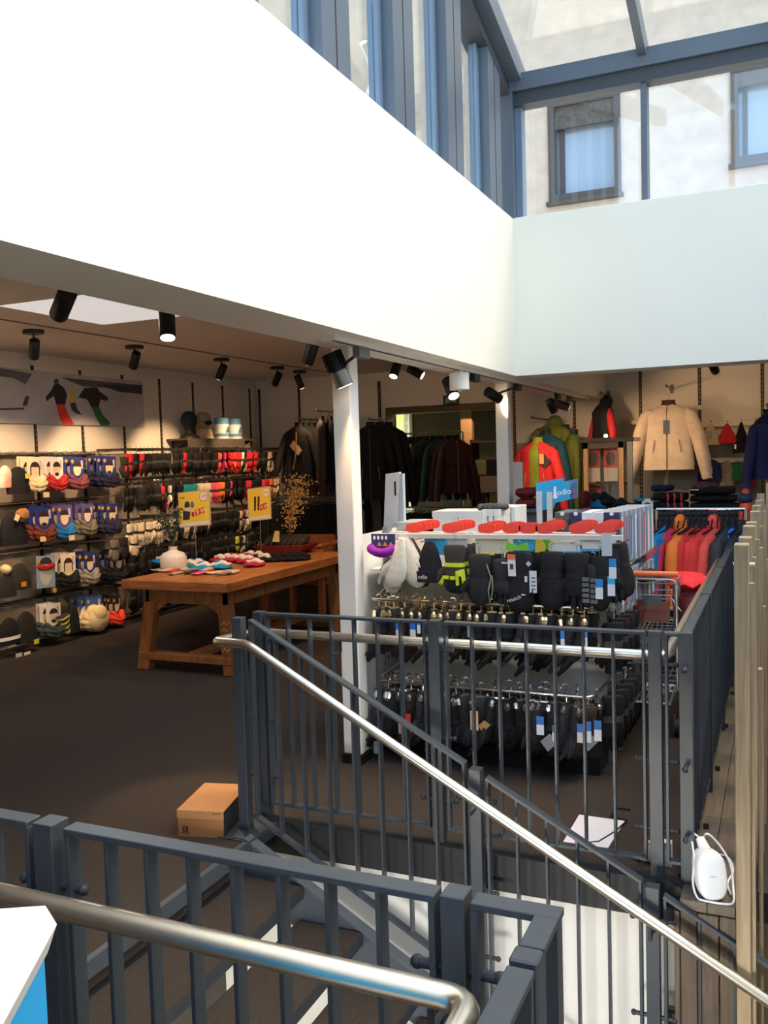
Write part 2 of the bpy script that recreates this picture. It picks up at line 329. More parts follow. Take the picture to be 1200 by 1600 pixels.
# foreground balustrade along the edge of the landing
NR = T('landing_balustrade', 'dark grey steel balustrade crossing the foreground in front of the stair opening', 'railing', (-1, 1.355, 0))
railing(NR, (1, 0, 0), (-3.3, 1.355, 0), [(.06, .88, 7), (.95, 1.89, 8), (1.985, 2.776, 7)], [.03, .915, 1.935], lambda s: 1.0, (0, 1, 0))
NR2 = T('landing_balustrade', 'short dark grey steel balustrade with an L-shaped top turning the near landing corner', 'railing', (-.35, 1.3, 0))
L_ = M(); L_.ab((-.462, 1.336, .987), (-.318, 1.376, 1.0)); L_.ab((-.356, 1.245, .987), (-.318, 1.336, 1.0))
build('top_rail', L_, STEEL, NR2, bevel=.0015)
for (x, y, w, d) in ((-.456, 1.355, .012, .036), (-.337, 1.25, .036, .012), (-.337, 1.352, .034, .034)): build('end_bar', M().ab((x-w/2, y-d/2, .07), (x+w/2, y+d/2, .987)), STEEL, NR2)
build('post', M().ab((-.513, 1.332, 0), (-.472, 1.38, 1.006)), STEEL, NR2, bevel=.002)
build('post', M().ab((-.358, 1.196, 0), (-.316, 1.236, 1.004)), STEEL, NR2, bevel=.003)
for z in (.87, .5, .15):
    build('bolt', M().cyl((-.56, 1.357, z), (-.425, 1.357, z), .0095, n=10).ell((-.42, 1.357, z), (.013, .012, .012), 10, 5).ell((-.565, 1.357, z), (.013, .012, .012), 10, 5), STEELD, NR2, smooth=True)
build('bottom_rail', M().ab((-.462, 1.338, .07), (-.32, 1.372, .083)), STEEL, NR2)
NR3 = T('landing_balustrade', 'steel balustrade running toward the camera along the landing side at bottom centre', 'railing', (-.33, .5, 0))
railing(NR3, (0, -1, 0), (-.337, 1.186, 0), [(0, .8, 6), (.86, 1.6, 5)], [.83], lambda s: 1.0, (1, 0, 0))
# back balustrade with the store behind it
BR = T('stair_balustrade', 'dark grey steel balustrade along the back edge of the stair opening, before the gloves', 'railing', (-1.3, 3.654, 0))
railing(BR, (1, 0, 0), (-2.30, 3.655, 0), [(.045, .865, 6), (.95, 1.80, 6), (1.875, 1.975, 0)], [.01, .907, 1.838], lambda s: 1.0, (0, 1, 0))
BR2 = T('stair_balustrade', 'dark steel balustrade receding along the right side of the stair opening by the planks', 'railing', (-.345, 6, 0))
railing(BR2, (0, 1, 0), (-.345, 3.66, 0), [(0, 1.0, 8), (1.07, 2.07, 8), (2.14, 3.14, 8), (3.21, 4.2, 8)], [-.005, 1.035, 2.105, 3.175, 4.23], lambda s: 1.0, (1, 0, 0))
for k in range(5): build('bracket', M().ab((-.33, 4.2+k*.8, 0), (-.305, 4.21+k*.8, .025)), STEELD, BR2)
# sloping stair balustrade
SLP = -.541
SR = T('stair_balustrade', 'sloping dark grey steel balustrade descending to the right beside the stairs', 'railing', (-1.2, 3.49, -.5))
railing(SR, (1, 0, 0), (-2.24, 3.49, 0), [(.0, 1.03, 7), (1.12, 1.74, 4), (1.82, 2.95, 8)], [1.075, 1.78], lambda s: 1.0+SLP*s if s > -.01 else 1.0, (0, 1, 0), hgt=.93)
build('post', M().ab((-2.325, 3.465, 0), (-2.275, 3.515, 1.004)), STEEL, SR, bevel=.002)
# handrails
HM = mat('efe8d8', .32, 1.0)
H1 = T('handrail', 'polished steel handrail following the back and sloping balustrades around the stair', 'handrail', (-1.3, 3.6, .9))
def rnd(pts, r=.05, k=4):
    out = [V(pts[0])]
    for a, b, c in zip(pts, pts[1:], pts[2:]):
        a, b, c = V(a), V(b), V(c); p = b+(a-b).normalized()*r; q = b+(c-b).normalized()*r
        for i in range(k+1):
            t = i/k; out.append((1-t)**2*p+2*t*(1-t)*b+t*t*q)
    return out+[V(pts[-1])]
pts = rnd([(-.43, 7.8, .885), (-.43, 3.735, .885), (-2.36, 3.735, .885), (-2.385, 3.415, .9), (-2.20, 3.395, .903), (-.0, 3.395, .903-.548*2.2), (.6, 3.395, .903-.548*2.8)], .035)
build('rail', M().tube(pts, .0215, 14), HM, H1, smooth=True)
for (x, z) in ((-1.9, .885), (-1.393, .885), (-.46, .885)): build('bracket', M().tube([(x, 3.735, z-.02), (x, 3.735, z-.07), (x, 3.66, z-.07)], .006, 6), STEELD, H1)
for x in (-1.165, -.46): build('bracket', M().tube([(x, 3.395, .903-.548*(x+2.2)-.02), (x, 3.395, .903-.548*(x+2.2)-.08), (x, 3.48, .903-.548*(x+2.2)-.08)], .006, 6), STEELD, H1)
for y in (4.7, 5.77, 6.84): build('bracket', M().tube([(-.43, y, .865), (-.43, y, .815), (-.345, y, .815)], .006, 6), STEELD, H1)
H2 = T('handrail', 'thick polished steel handrail in the foreground bending toward the camera at its end', 'handrail', (-1, 1.235, .9))
build('rail', M().tube(rnd([(-3.4, 1.236, .9), (-.425, 1.236, .9), (-.425, .2, .9)], .05, 6), .0212, 20), HM, H2, smooth=True)
for x in (-2.5, -1.365, -.495): build('bracket', M().tube([(x, 1.236, .88), (x, 1.236, .84), (x, 1.345, .84)], .006, 6), STEELD, H2)
# stair flight
F = T('staircase', 'open steel staircase with dark carpeted treads descending to the right', 'staircase', (-2.2, 2.4, 0))
TC = CARPET
for k in range(0, 15):
    x = -2.215+.283*k; z = -.157*k
    if k:
        t = build('tread', M().ab((x-.315, 1.47, z-.05), (x, 3.36, z)), STEELD, F)
        build('carpet', M().ab((x-.31, 1.475, z-.001), (x-.004, 3.355, z+.004)), TC, t)
    else: build('nosing', M().ab((x-.022, 1.42, z-.062), (x+.006, 3.38, z+.004)), STEEL, F)
build('riser', M().ab((-2.262, 1.47, -.2), (-2.25, 3.36, -.06)), STEELD, F)
st = M(); n = V((.541, 0, 1)).normalized()
for y in (3.37, 1.445):
    s_ = M().prism([(-2.30, y, .01), (-2.24, y, .012), (1.9, y, .012-.555*4.14), (1.9, y, -.25-.555*4.14), (-2.20, y, -.235), (-2.30, y, -.235)], (0, .012, 0))
    build('stringer', s_, mat('454b54', .45), F)
    build('stringer_flange', M().bar((-2.235, y+.02, .014), (1.9, y+.02, .014-.555*4.135), .055, .01), mat('50575f', .45), F)
build('landing_edge', M().ab((-2.40, 3.36, -.05), (-2.20, 3.60, .006)), STEEL, F)
# timber ledge, cladding and the row of upright battens beside the stair
WD = wood('544b40', '6f6353', 5, (10, 1, 10)); WDV = wood('473c31', '645543', 6, (10, 10, .8)); WDL = wood('8b785d', 'b09b7a', 5, (12, 12, .7))
LG = T('timber_ledge', 'weathered grey-brown timber ledge beside the right balustrade', 'ledge', (-.26, 5, -.1))
for y0_, y1_ in ((3.50, 4.35), (4.354, 5.9), (5.904, 7.6)):
    for x0_ in (-.362, -.262): build('plank', M().ab((x0_, y0_, -.04), (x0_+.098, y1_, 0)), WD, LG, bevel=.002)
build('batten_strip', M().ab((-.168, 4.1, 0), (-.157, 5.0, .02)), wood('8d6a48', 'a58058', 5, (12, 1, 12)), LG)
CL = T('timber_cladding', 'vertical brown plank cladding under the timber ledge', 'cladding', (-.25, 3.5, -2))
for k, (a, b) in enumerate(((-.382, -.362), (-.36, -.30), (-.297, -.222), (-.219, -.16))): build('plank', M().ab((a, 3.485+.006*(k % 2), -3.1), (b, 3.52+.006*(k % 2), -.042)), WDV, CL, bevel=.003)
build('plank', M().ab((-.43, 3.55, -3.1), (-.385, 3.58, -.48)), WDV, CL)
BT = T('batten_screen', 'row of tall upright timber battens at the right edge of the picture', 'timber screen', (-.12, 5, 0))
bt = [3.44, 3.92, 4.25, 4.72, 5.22, 5.75, 6.3, 6.9]
for k, y in enumerate(bt):
    x = -.158-(.004 if k % 2 else 0)
    build('batten', M().ab((x, y, -3.1), (x+.05, y+.075, 1.372-(.02 if k in (1, 3) else 0)+(.012 if k == 7 else 0))), WDL, BT, bevel=.003)
    build('lath', M().ab((x+.05, y+.02, -3.1), (x+.066, y+.055, 1.23+.02*((k*37) % 5))), WDL, BT)
    build('lath', M().ab((x+.076, y+.1, -3.1), (x+.09, y+.14, .9+.1*((k*53) % 7))), WDL, BT)
build('dowel', M().cyl((-.182, 3.9, 1.247), (-.1, 3.9, 1.247), .007, n=8), mat('eadbb8', .6), BT)
# white wireless unit with its cable on the ledge
WU = T('wireless_unit', 'white rounded plastic wireless unit leaning on the timber ledge', 'router', (-.245, 3.56, 0))
cm = M(); prof = []
def sq(a, b, d, n=32, e=.72): return [V((a*math.copysign(abs(math.cos(t))**e, math.cos(t)), d, b*math.copysign(abs(math.sin(t))**e, math.sin(t)))) for t in [2*PI*j/n for j in range(n)]]
for (d, a, b, dz) in ((-.002, .02, .03, 0), (.0, .045, .074, 0), (.004, .052, .083, 0), (.014, .056, .088, 0), (.05, .056, .089, .004), (.10, .052, .082, .012), (.13, .042, .064, .02), (.142, .02, .03, .026)): prof.append([p+V((0, 0, dz)) for p in sq(a, b, d)])
RW = Matrix.Translation((-.243, 3.53, .094)) @ Matrix.Rotation(math.radians(20), 4, 'Z') @ Matrix.Rotation(math.radians(-16), 4, 'X')
cm.loft(prof); cm.xf(RW)
build('casing', cm, mat('eef0f2', .35), WU, smooth=True)
build('plug_neck', M().tube([(0, .08, .08), (-.005, .10, .105), (-.01, .11, .125)], [.024, .02, .017], 12).xf(RW), mat('eef0f2', .3), WU, smooth=True)
textmesh('nameplate', 'cnxm', .011, mat('c2c5ca', .4), WU, RW @ frame4((0, -.003, .0), (1, 0, 0), (0, 0, 1)))
cab = M()
n_ = RW @ V((-.01, .11, .125))
ctl = [n_, n_+V((-.03, .0, .01)), (-.315, 3.58, .13), (-.318, 3.55, .05), (-.30, 3.52, .008), (-.27, 3.505, .006), (-.20, 3.505, .006), (-.172, 3.53, .006), (-.175, 3.60, .03), (-.19, 3.66, .10), (-.24, 3.69, .165), n_+V((.02, .02, .01)), (-.30, 3.72, .10), (-.31, 3.80, .02), (-.27, 3.93, .006), (-.21, 3.92, .006), (-.185, 3.80, .006), (-.20, 3.68, .006), (-.18, 3.58, .006)]
ctl = [V(c) for c in ctl]; pth = []
for i in range(len(ctl)-1):
    p0, p1, p2, p3 = ctl[max(0, i-1)], ctl[i], ctl[i+1], ctl[min(len(ctl)-1, i+2)]
    for k in range(6):
        t = k/6; pth.append(.5*((2*p1)+(p2-p0)*t+(2*p0-5*p1+4*p2-p3)*t*t+(3*p1-p0-3*p2+p3)*t**3))
cab.tube(pth, .0042, 6)
build('cable', cab, mat('e4e6ea', .4), WU, smooth=True)
# ------------------------------------------------------------------ generators for the goods
def folds(rings, amp, k1=5, k2=9, ph=0.):
    out = []
    for i, r in enumerate(rings):
        c = sum(r, V((0, 0, 0)))/len(r); o = []
        for j, p in enumerate(r):
            a = 2*PI*j/len(r); s = 1+amp*(math.sin(k1*a+ph+i*.9)+.7*math.sin(k2*a-ph*2+i*1.7)); o.append(V((c.x+(p.x-c.x)*s, c.y+(p.y-c.y)*s, p.z)))
        out.append(o)
    return out
def ering(c, a, b, n=12, tw=0.): return [V(c)+V((a*math.cos(2*PI*j/n+tw), b*math.sin(2*PI*j/n+tw), 0)) for j in range(n)]
def glove_mb(w=.11, h=.25, t=.034, mitten=False, curl=0.):
    m = M(); hw = w/2
    def c(z): return V((0, curl*(z/h)**2, z))
    R = [ering(c(-.012), hw*.82, t*.42), ering(c(-.03), hw*.98, t*.56), ering(c(-h*.33), hw*.86, t*.5), ering(c(-h*.42), hw*.78, t*.5), ering(c(-h*.55), hw*1.0, t*.62), ering(c(-h*.7), hw*1.04, t*.6)]
    if mitten: R += [ering(c(-h*.85), hw*.95, t*.6), ering(c(-h*.95), hw*.7, t*.5), ering(c(-h), hw*.3, t*.25)]
    else: R += [ering(c(-h*.74), hw*.98, t*.45)]
    m.loft(folds(R, .03, 3, 5, w*90))
    if not mitten:
        for k, (x, l) in enumerate(((-.72, .86), (-.25, .97), (.23, 1.0), (.7, .93))):
            m.tube([c(-h*.7)+V((x*hw, 0, 0)), c(-h*(.7+(l-.7)*.5))+V((x*hw*1.05, curl*.1, 0)), c(-h*l*.985)+V((x*hw*1.1, curl*.25, 0)), c(-h*l)+V((x*hw*1.1, curl*.27, 0))], [hw*.25, hw*.25, hw*.2, hw*.08], 7)
    m.tube([c(-h*.5)+V((-hw*.75, 0, 0)), c(-h*.58)+V((-hw*1.15, -t*.2, 0)), c(-h*.72)+V((-hw*1.32, -t*.35, 0)), c(-h*.77)+V((-hw*1.3, -t*.35, 0))], [hw*.3, hw*.3, hw*.23, hw*.1], 7)
    return m
def hook_mb(z=.045): 
    m = M(); m.tube([(0, 0, -.02), (0, 0, z*.5)]+[(.012*math.sin(a), 0, z*.5+.012-.012*math.cos(a)) for a in (.6, 1.4, 2.2, 3, 3.8)], .0022, 5); return m
def clip_mb():
    m = M(); m.tube([(0, 0, -.012), (0, 0, .018)]+[(.010*math.sin(a), 0, .028-.010*math.cos(a)) for a in (.7, 1.5, 2.3, 3.1, 3.9)], .0024, 5)
    m.box((0, 0, -.012), (.032, .014, .022)); m.ell((-.02, -.006, -.024), (.011, .011, .017), 8, 5); m.ell((.02, .006, -.024), (.011, .011, .017), 8, 5); m.ell((0, -.006, -.03), (.012, .01, .012), 8, 5); m.xf(Matrix.Scale(1.75, 4)); return m
GOLD = mat('f2dcae', .22, 1.0)
def glove(name, col, label, cat, w=.11, h=.25, t=.034, mitten=False, curl=0., trim=None, group=None, clip=None, tag=None, base=(0, 0, 0)):
    r = T(name, label, cat, base, group)
    build('shell', glove_mb(w, h, t, mitten, curl), col, r, smooth=True, world=False)
    c = V((0, curl*.17, -h*.42)); build('wrist_strap', M().loft([ering(c+V((0, 0, .011)), w*.43, t*.58), ering(c-V((0, 0, .011)), w*.43, t*.58)]), trim or BLACK2, r, world=False)
    build('hook', clip_mb() if clip else hook_mb(), clip or WIRE, r, world=False)
    if tag: build('price_tag', M().box((w*.2, -t*.95, -h*.5), (.05, .002, .05)), tag[0], r, world=False); build('price_tag', M().box((w*.2, -t*.95, -h*.5-.055), (.05, .002, .06)), tag[1], r, world=False)
    return r
def jacket(label, cols, W_=.5, H=.68, D=.20, rot=0., at=(0, 0, 0), open_=0., hood=False, group=None, name='jacket', sleeve=.6, hang=True, cat='jacket', flat=1.):
    """at = top of the collar; front faces local -Y"""
    r = T(name, label, cat, at, group); r.rotation_euler = (0, 0, rot); hw = W_/2; hd = D/2; ph = at[0]*7+at[1]*3
    body, lining, zipc, slv = cols[0], cols[1], cols[2], (cols[3] if len(cols) > 3 else cols[0])
    N = 28; sec = [(.0, .2, .36), (-.018, .3, .46), (-.04, .56, .6), (-.07, .8, .74), (-.11, .93, .86), (-.18, .97, .95), (-.35, .95, 1), (-.55, .96, 1), (-.75, .99, 1.04), (-.92, 1.02, 1.06), (-1.0, 1.0, 1.02)]
    def jr_(c, a, b):
        return [V(c)+V((a*math.copysign(abs(math.cos(t))**.8, math.cos(t)), b*math.copysign(abs(math.sin(t))**.75, math.sin(t)), 0)) for t in [2*PI*j/N for j in range(N)]]
    R = folds([jr_((0, .008*math.sin(i), z*H if i > 4 else z), hw*a*(.74+.08*i/10), hd*b*.85) for i, (z, a, b) in enumerate(sec)], .014, 6, 11, ph)
    mb = M(); g = int(open_*3)
    if g:                                             # an open front: leave the middle faces out, then an inner lining shell
        n = N
        for i in range(len(R)-1):
            for j in range(n):
                if abs(((j-3*n//4)+n//2) % n-n//2+.5) < g*(.5+.9*i/len(R)): continue
                k = (j+1) % n; mb.add([R[i][j], R[i][k], R[i+1][k], R[i+1][j]], [(0, 1, 2, 3)])
        inn = M().loft([[V((p.x*.9, p.y*.86+.006, p.z)) for p in q] for q in R], False)
    else: mb.loft(R)
    build('body', mb, body, r, smooth=True, world=False)
    if g: build('lining', inn, lining, r, smooth=True, world=False)
    for s in (-1, 1):
        L = sleeve*H/.6 if sleeve else .5; k_ = hw*.3
        p = [V((s*hw*.54, 0, -.10)), V((s*hw*.72, -.004, -.15)), V((s*hw*.88, -.01, -.15-.2*L)), V((s*hw*1.03, -.02, -.12-.45*L)), V((s*hw*1.15, -.035, -.12-.7*L)), V((s*hw*1.26, -.05, -.12-.95*L)), V((s*hw*1.27, -.052, -.125-.975*L))]
        sl = M().tube(p, [k_*.6, k_*.78, k_*.82, k_*.78, k_*.72, k_*.6, k_*.55], 12)
        sl.v = [V((v.x*(1+.014*math.sin(v.z*55+ph)), v.y*min(1, hd*1.5/k_*.75)+.008*math.sin(v.z*41+v.x*30), v.z+.004*math.sin(v.x*60))) for v in sl.v]
        build('sleeve', sl, slv, r, smooth=True, world=False)
    cl = M().loft([ering((0, .01, -.04), hw*.3, hd*.5, 16), ering((0, .012, .005), hw*.22, hd*.42, 16), ering((0, .014, .035), hw*.23, hd*.44, 16)], False); build('collar', cl, lining if not hood else body, r, smooth=True, world=False)
    if hood: build('hood', M().ell((0, hd*.55, .0), (hw*.34, hd*.6, .085), 14, 8), body, r, smooth=True, world=False)
    if not g: build('zip', M().tube([(0, -hd*.87*b-.004, z*H if i > 4 else z) for i, (z, a, b) in enumerate(sec) if i > 1], .004, 5), zipc, r, world=False)
    for s in (-1, 1):
        build('pocket_zip', M().bar((s*hw*.40, -hd*.87, -.55*H), (s*hw*.47, -hd*.86, -.74*H), .006, .006), zipc, r, world=False)
    if hang:
        hm = M().tube([(0, 0, .0), (0, 0, .05), (.014, 0, .066), (.02, 0, .085), (.008, 0, .1), (-.008, 0, .098), (-.014, 0, .09)], .0028, 6); build('hanger', hm, WIRE, r, smooth=True, world=False)
    return r
def beanie(label, col, at, w=.22, h=.2, pom=None, rot=0., cuff=None, group=None, name='knit_hat', flat=.45, pointy=False):
    r = T(name, label, 'hat', at, group); r.rotation_euler = (0, 0, rot); a = w/2
    pr = [(1.0, -h), (1.03, -h*.72), (.97, -h*.45), (.75, -h*.2), (.42, -h*.05), (.08, 0)] if not pointy else [(1.0, -h), (.96, -h*.8), (.7, -h*.5), (.42, -h*.25), (.16, -h*.05), (.05, 0)] if pointy == 2 else [(1.0, -h), (.97, -h*.8), (.8, -h*.5), (.58, -h*.22), (.34, -h*.04), (.1, 0)]
    build('crown', M().loft(folds([ering((0, 0, z), a*q, a*q*flat, 20) for q, z in pr], .012, 9, 14)), col, r, smooth=True, world=False)
    build('cuff', M().loft([ering((0, 0, -h*1.01), a*1.04, a*1.06*flat, 20), ering((0, 0, -h*.74), a*1.08, a*1.12*flat, 20)]), cuff or col, r, smooth=True, world=False)
    if pom:
        pm = M().ell((0, 0, .03), (.05, .05, .045), 14, 10); rr = random.Random(3)
        pm.v = [v+V((rr.uniform(-.006, .006), rr.uniform(-.006, .006), rr.uniform(-.006, .006))) for v in pm.v]; build('pompom', pm, pom, r, smooth=True, world=False)
    return r
SK = mat('e9cfae', .7); BLUEC = mat('2b3a80', .5, 0, .1, 12); CREAMC = mat('efe2c6', .6); YEL = mat('e0a63a', .5); LBLUE = mat('8fa6ba', .6); WHITEC = mat('f2ede2', .6); PURP = mat('56508f', .6)
HAIRD = mat('33231b', .8); REDC = mat('c23a34', .6)
def scarfcard(label, at, card, gait, W_=.19, H=.30, hair=HAIRD, face=True, spot=YEL, tilt=0., group=None, gw=1., name='neck_tube_pack', portrait='beard'):
    """hanging card pack with a worn neck tube, facing +X; at = top middle of the card"""
    r = T(name, label, 'neck warmer', at, group); r.rotation_euler = (tilt, 0, 0); hy = W_/2
    build('card', M().box((0, 0, -H/2), (.003, W_, H)), card, r, world=False, bevel=.001)
    if face:
        build('portrait_print', M().prism([V((.0017, .27*W_*math.cos(a), -H*.42+.21*H*math.sin(a))) for a in [2*PI*k/18 for k in range(18)]], (.0006, 0, 0)), SK, r, world=False)
        build('hair_print', M().prism([V((.0024, .29*W_*math.cos(a), -H*.32+.17*H*math.sin(a))) for a in [PI*k/12 for k in range(13)]], (.0006, 0, 0)), hair, r, world=False)
        if portrait == 'beard': build('beard_print', M().prism([V((.0024, .16*W_*math.cos(a), -H*.56+.06*H*math.sin(a))) for a in [2*PI*k/12 for k in range(12)]], (.0006, 0, 0)), hair, r, world=False)
        if portrait == 'long':
            for s in (-1, 1): build('hair_print', M().box((.0026, s*.27*W_, -H*.44), (.0006, .07*W_, H*.3)), hair, r, world=False)
    if spot: build('sticker', M().cyl((.0017, -hy*.66, -.045), (.0035, -hy*.66, -.045), .019, n=16), spot, r, world=False)
    build('caption_print', M().box((.002, hy*.66, -H*.25), (.0008, W_*.14, H*.28)), mat('c9b8d6', .6), r, world=False)
    gm = M(); gz = -H*.72
    for q, (dz, a, b) in enumerate(((0, .5, .028), (-.035, .56, .034), (-.07, .5, .03))):
        gm.tube([V((.012+b*.9*math.cos(t), a*W_*gw*1.05*math.sin(t), gz+dz-.028*math.cos(2*t)*(.4 if q else 1.)+.012*math.cos(t)*-1)) for t in [2*PI*k/20 for k in range(20)]], b*.78, 7, True)
    build('neck_tube', gm, gait, r, smooth=True, world=False)
    build('hook', M().tube([(0, 0, -.01), (0, 0, .015), (-.02, 0, .025)], .003, 5), WIRE, r, world=False)
    return r

# ------------------------------------------------------------------ left wall display
PX = -6.45
BARM = mat('4a4540', .35, .6)
RK = T('wall_rack', 'dark metal hanging bars and prongs of the left wall display', 'display rack', (LX, 8.5, 0))
rows = (1.86, 1.49, 1.105, .775, .40)
for z in rows:
    build('front_bar', M().bar((PX+.02, 7.65, z+.03), (PX+.02, 10.9, z+.03), .012, .03), BARM, RK)
    for k in range(6):
        y = 7.66+k*.645; build('bracket', M().bar((LX+.03, y, z+.03), (PX+.02, y, z+.03), .012, .03), BARM, RK)
for z in (1.855, 1.385, .93, .44):
    build('back_rail', M().bar((LX+.05, 4.2, z), (LX+.05, 7.6, z), .02, .035), BARM, RK)
    for k in range(13): build('prong', M().cyl((LX+.05, 5.9+.135*k, z), (PX+.03, 5.9+.135*k, z+.02), .004, n=6), WIRE, RK)
def at(x, y): p = Xp(x, y, PX); return (PX, p.y, p.z)
NAVY = mat('23243a', .85, 0, .2, 60, .2, .2); MAUVE = mat('6e3b44', .85, 0, .2, 40, .2, .2); CREAMK = mat('e6d3a2', .9, 0, .12, 60, .3, .2); REDK = mat('b32f30', .85, 0, .35, 25, .2, .2); BLUEK = mat('2a6fae', .85, 0, .15, 40, .2, .2); OLIVEK = mat('6b6552', .85, 0, .2, 40, .2, .2); PATK = mat('3a4632', .85, 0, .2, 30, .2, .2, c2='8f2f2c'); GREYK = mat('8d877c', .85, 0, .2, 40, .2, .2); CORAL = mat('f2503c', .8, 0, .1, 40, .2, .2); BLKK = BLACKC
packs = [ # x, y of the card's top, card, tube, height, label, portrait, spot
 (54, 714, CREAMC, CREAMK, .30, 'cream card pack with long-haired portrait and cream neck tube, top row', 'long', None, .2),
 (88, 714, WHITEC, REDK, .30, 'white card pack with red patterned neck tube, top row of the wall display', 'beard', None, .17),
 (120, 714, BLUEC, MAUVE, .30, 'blue card pack with pale portrait and mauve neck tube, top row', 'plain', YEL, .2),
 (170, 713, BLUEC, NAVY, .30, 'blue card pack with bearded portrait and navy neck tube, right end of top row', 'beard', YEL, .21),
 (68, 791, BLUEC, PATK, .31, 'blue card pack with bearded portrait and red-green neck tube, second row', 'beard', None, .22),
 (100, 789, PURP, BLUEK, .31, 'blue card pack with bright blue neck tube, second row of the wall display', 'plain', YEL, .2),
 (136, 787, PURP, OLIVEK, .29, 'violet card pack with olive grey neck tube, second row of the wall display', 'plain', None, .17),
 (175, 787, BLUEC, mat('1d1f3c', .85), .29, 'blue card pack with bearded portrait and dark navy neck tube, second row right end', 'beard', YEL, .18),
 (71, 868, LBLUE, REDK, .31, 'light blue card pack with large face wearing a red headband, third row', 'big', YEL, .24),
 (106, 864, CREAMC, BLKK, .31, 'cream card pack with long-haired portrait and black neck tube, third row', 'long', None, .2),
 (140, 863, BLUEC, GREYK, .29, 'blue card pack with grey neck tube, third row of the wall display', 'plain', YEL, .17),
 (185, 863, BLUEC, mat('15151a', .9), .27, 'blue card pack with black neck tube, right end of third row', 'plain', YEL, .17),
 (83, 943, WHITEC, mat('3d4a4a', .8), .30, 'white card pack with grey portrait and dark striped tube, bottom row', 'beard', None, .19),
 (146, 932, mat('3a64a6', .6), CREAMK, .30, 'blue card pack holding a big cream fleece hat, bottom row', 'none', YEL, .24),
 (182, 931, mat('2b2a3a', .6), CORAL, .27, 'dark card pack with coral red neck tube, right end of bottom row', 'plain', YEL, .13)]
for (x, y, card, gait, H, lab, por, spot, w) in packs:
    p = at(x, y)
    if por == 'big':
        r = scarfcard(lab, p, card, gait, w, H, face=False, spot=spot, tilt=-.04)
        build('portrait_print', M().prism([V((.0018, .33*w*math.cos(a), -H*.5+.42*H*math.sin(a))) for a in [2*PI*k/20 for k in range(20)]], (.0008, 0, 0)), mat('c3c0b8', .7), r, world=False)
        build('hair_print', M().prism([V((.0028, .35*w*math.cos(a), -H*.27+.22*H*math.sin(a))) for a in [PI*k/12 for k in range(13)]], (.0008, 0, 0)), mat('2f3038', .7), r, world=False)
        for ch in KIDS[r.name]:
            if ch.name.startswith('neck_tube'): ch.scale = (.45, .72, .4); ch.location.z = H*.0
        continue
    r = scarfcard(lab, p, card, gait, w, H, face=(por != 'none'), spot=spot, portrait=por, tilt=-.03, gw=1.25 if 'fleece' in lab else 1.)
    if 'fleece' in lab:
        build('fleece_hat', M().ell((.05, .01, -.23), (.07, .145, .13), 18, 10).ell((.07, .0, -.17), (.06, .1, .09), 14, 8), CREAMK, r, smooth=True, world=False)
    # packs hanging behind it on the same prong
    for k in range(1, 4 if spot else 3):
        d = dup(r, (p[0]-.05*k, p[1]-.012*k-(.02 if k % 2 else 0), p[2]+.004*k), 0, ['second', 'third', 'fourth'][k-1]+' behind the '+' '.join(lab.split(',')[0].split()[:9])+(', ' + lab.split(', ')[1].split(' of ')[0] if ', ' in lab else ''), 'packs hanging behind the front ones')
        d.rotation_euler = (-.03, 0, 0)
# striped yellow scarf on the white bottom pack
p = at(92, 962); sc = M()
for k in range(7):
    z0, z1 = -.026*k, -.026*(k+1); w0, w1 = .085*(1-k/8.5), .085*(1-(k+1)/8.5); s0, s1 = .010*k, .010*(k+1)
    sc.add([(p[0]+.04+.01*math.sin(k), p[1]-w0+s0, p[2]+z0), (p[0]+.04+.01*math.sin(k), p[1]+w0+s0, p[2]+z0+.01), (p[0]+.04+.01*math.sin(k+1), p[1]+w1+s1, p[2]+z1+.01), (p[0]+.04+.01*math.sin(k+1), p[1]-w1+s1, p[2]+z1)], [(0, 1, 2, 3)])
sm_ = M(); 
sscarf = S('scarf', M().prism([(p[0]+.03, p[1]-.085, p[2]), (p[0]+.03, p[1]+.085, p[2]+.02), (p[0]+.04, p[1]+.10, p[2]-.19), (p[0]+.04, p[1]+.06, p[2]-.2)], (.008, 0, 0)), mat('474a52', .8), 'dark triangular scarf with yellow bands hanging from the bottom row', 'scarf')
for k in range(4):
    z = p[2]-.03-.045*k; a = p[1]-.085+.0*k+.032*k+.02; b = p[1]+.09+.004*k
    build('yellow_band', M().tube([(p[0]+.043, a+(b-a)*t, z+.02*math.sin(PI*t)*-1+.02*t) for t in (0, .25, .5, .75, 1)], [.004, .008, .009, .008, .004], 6), mat('d8c93a', .8), sscarf)
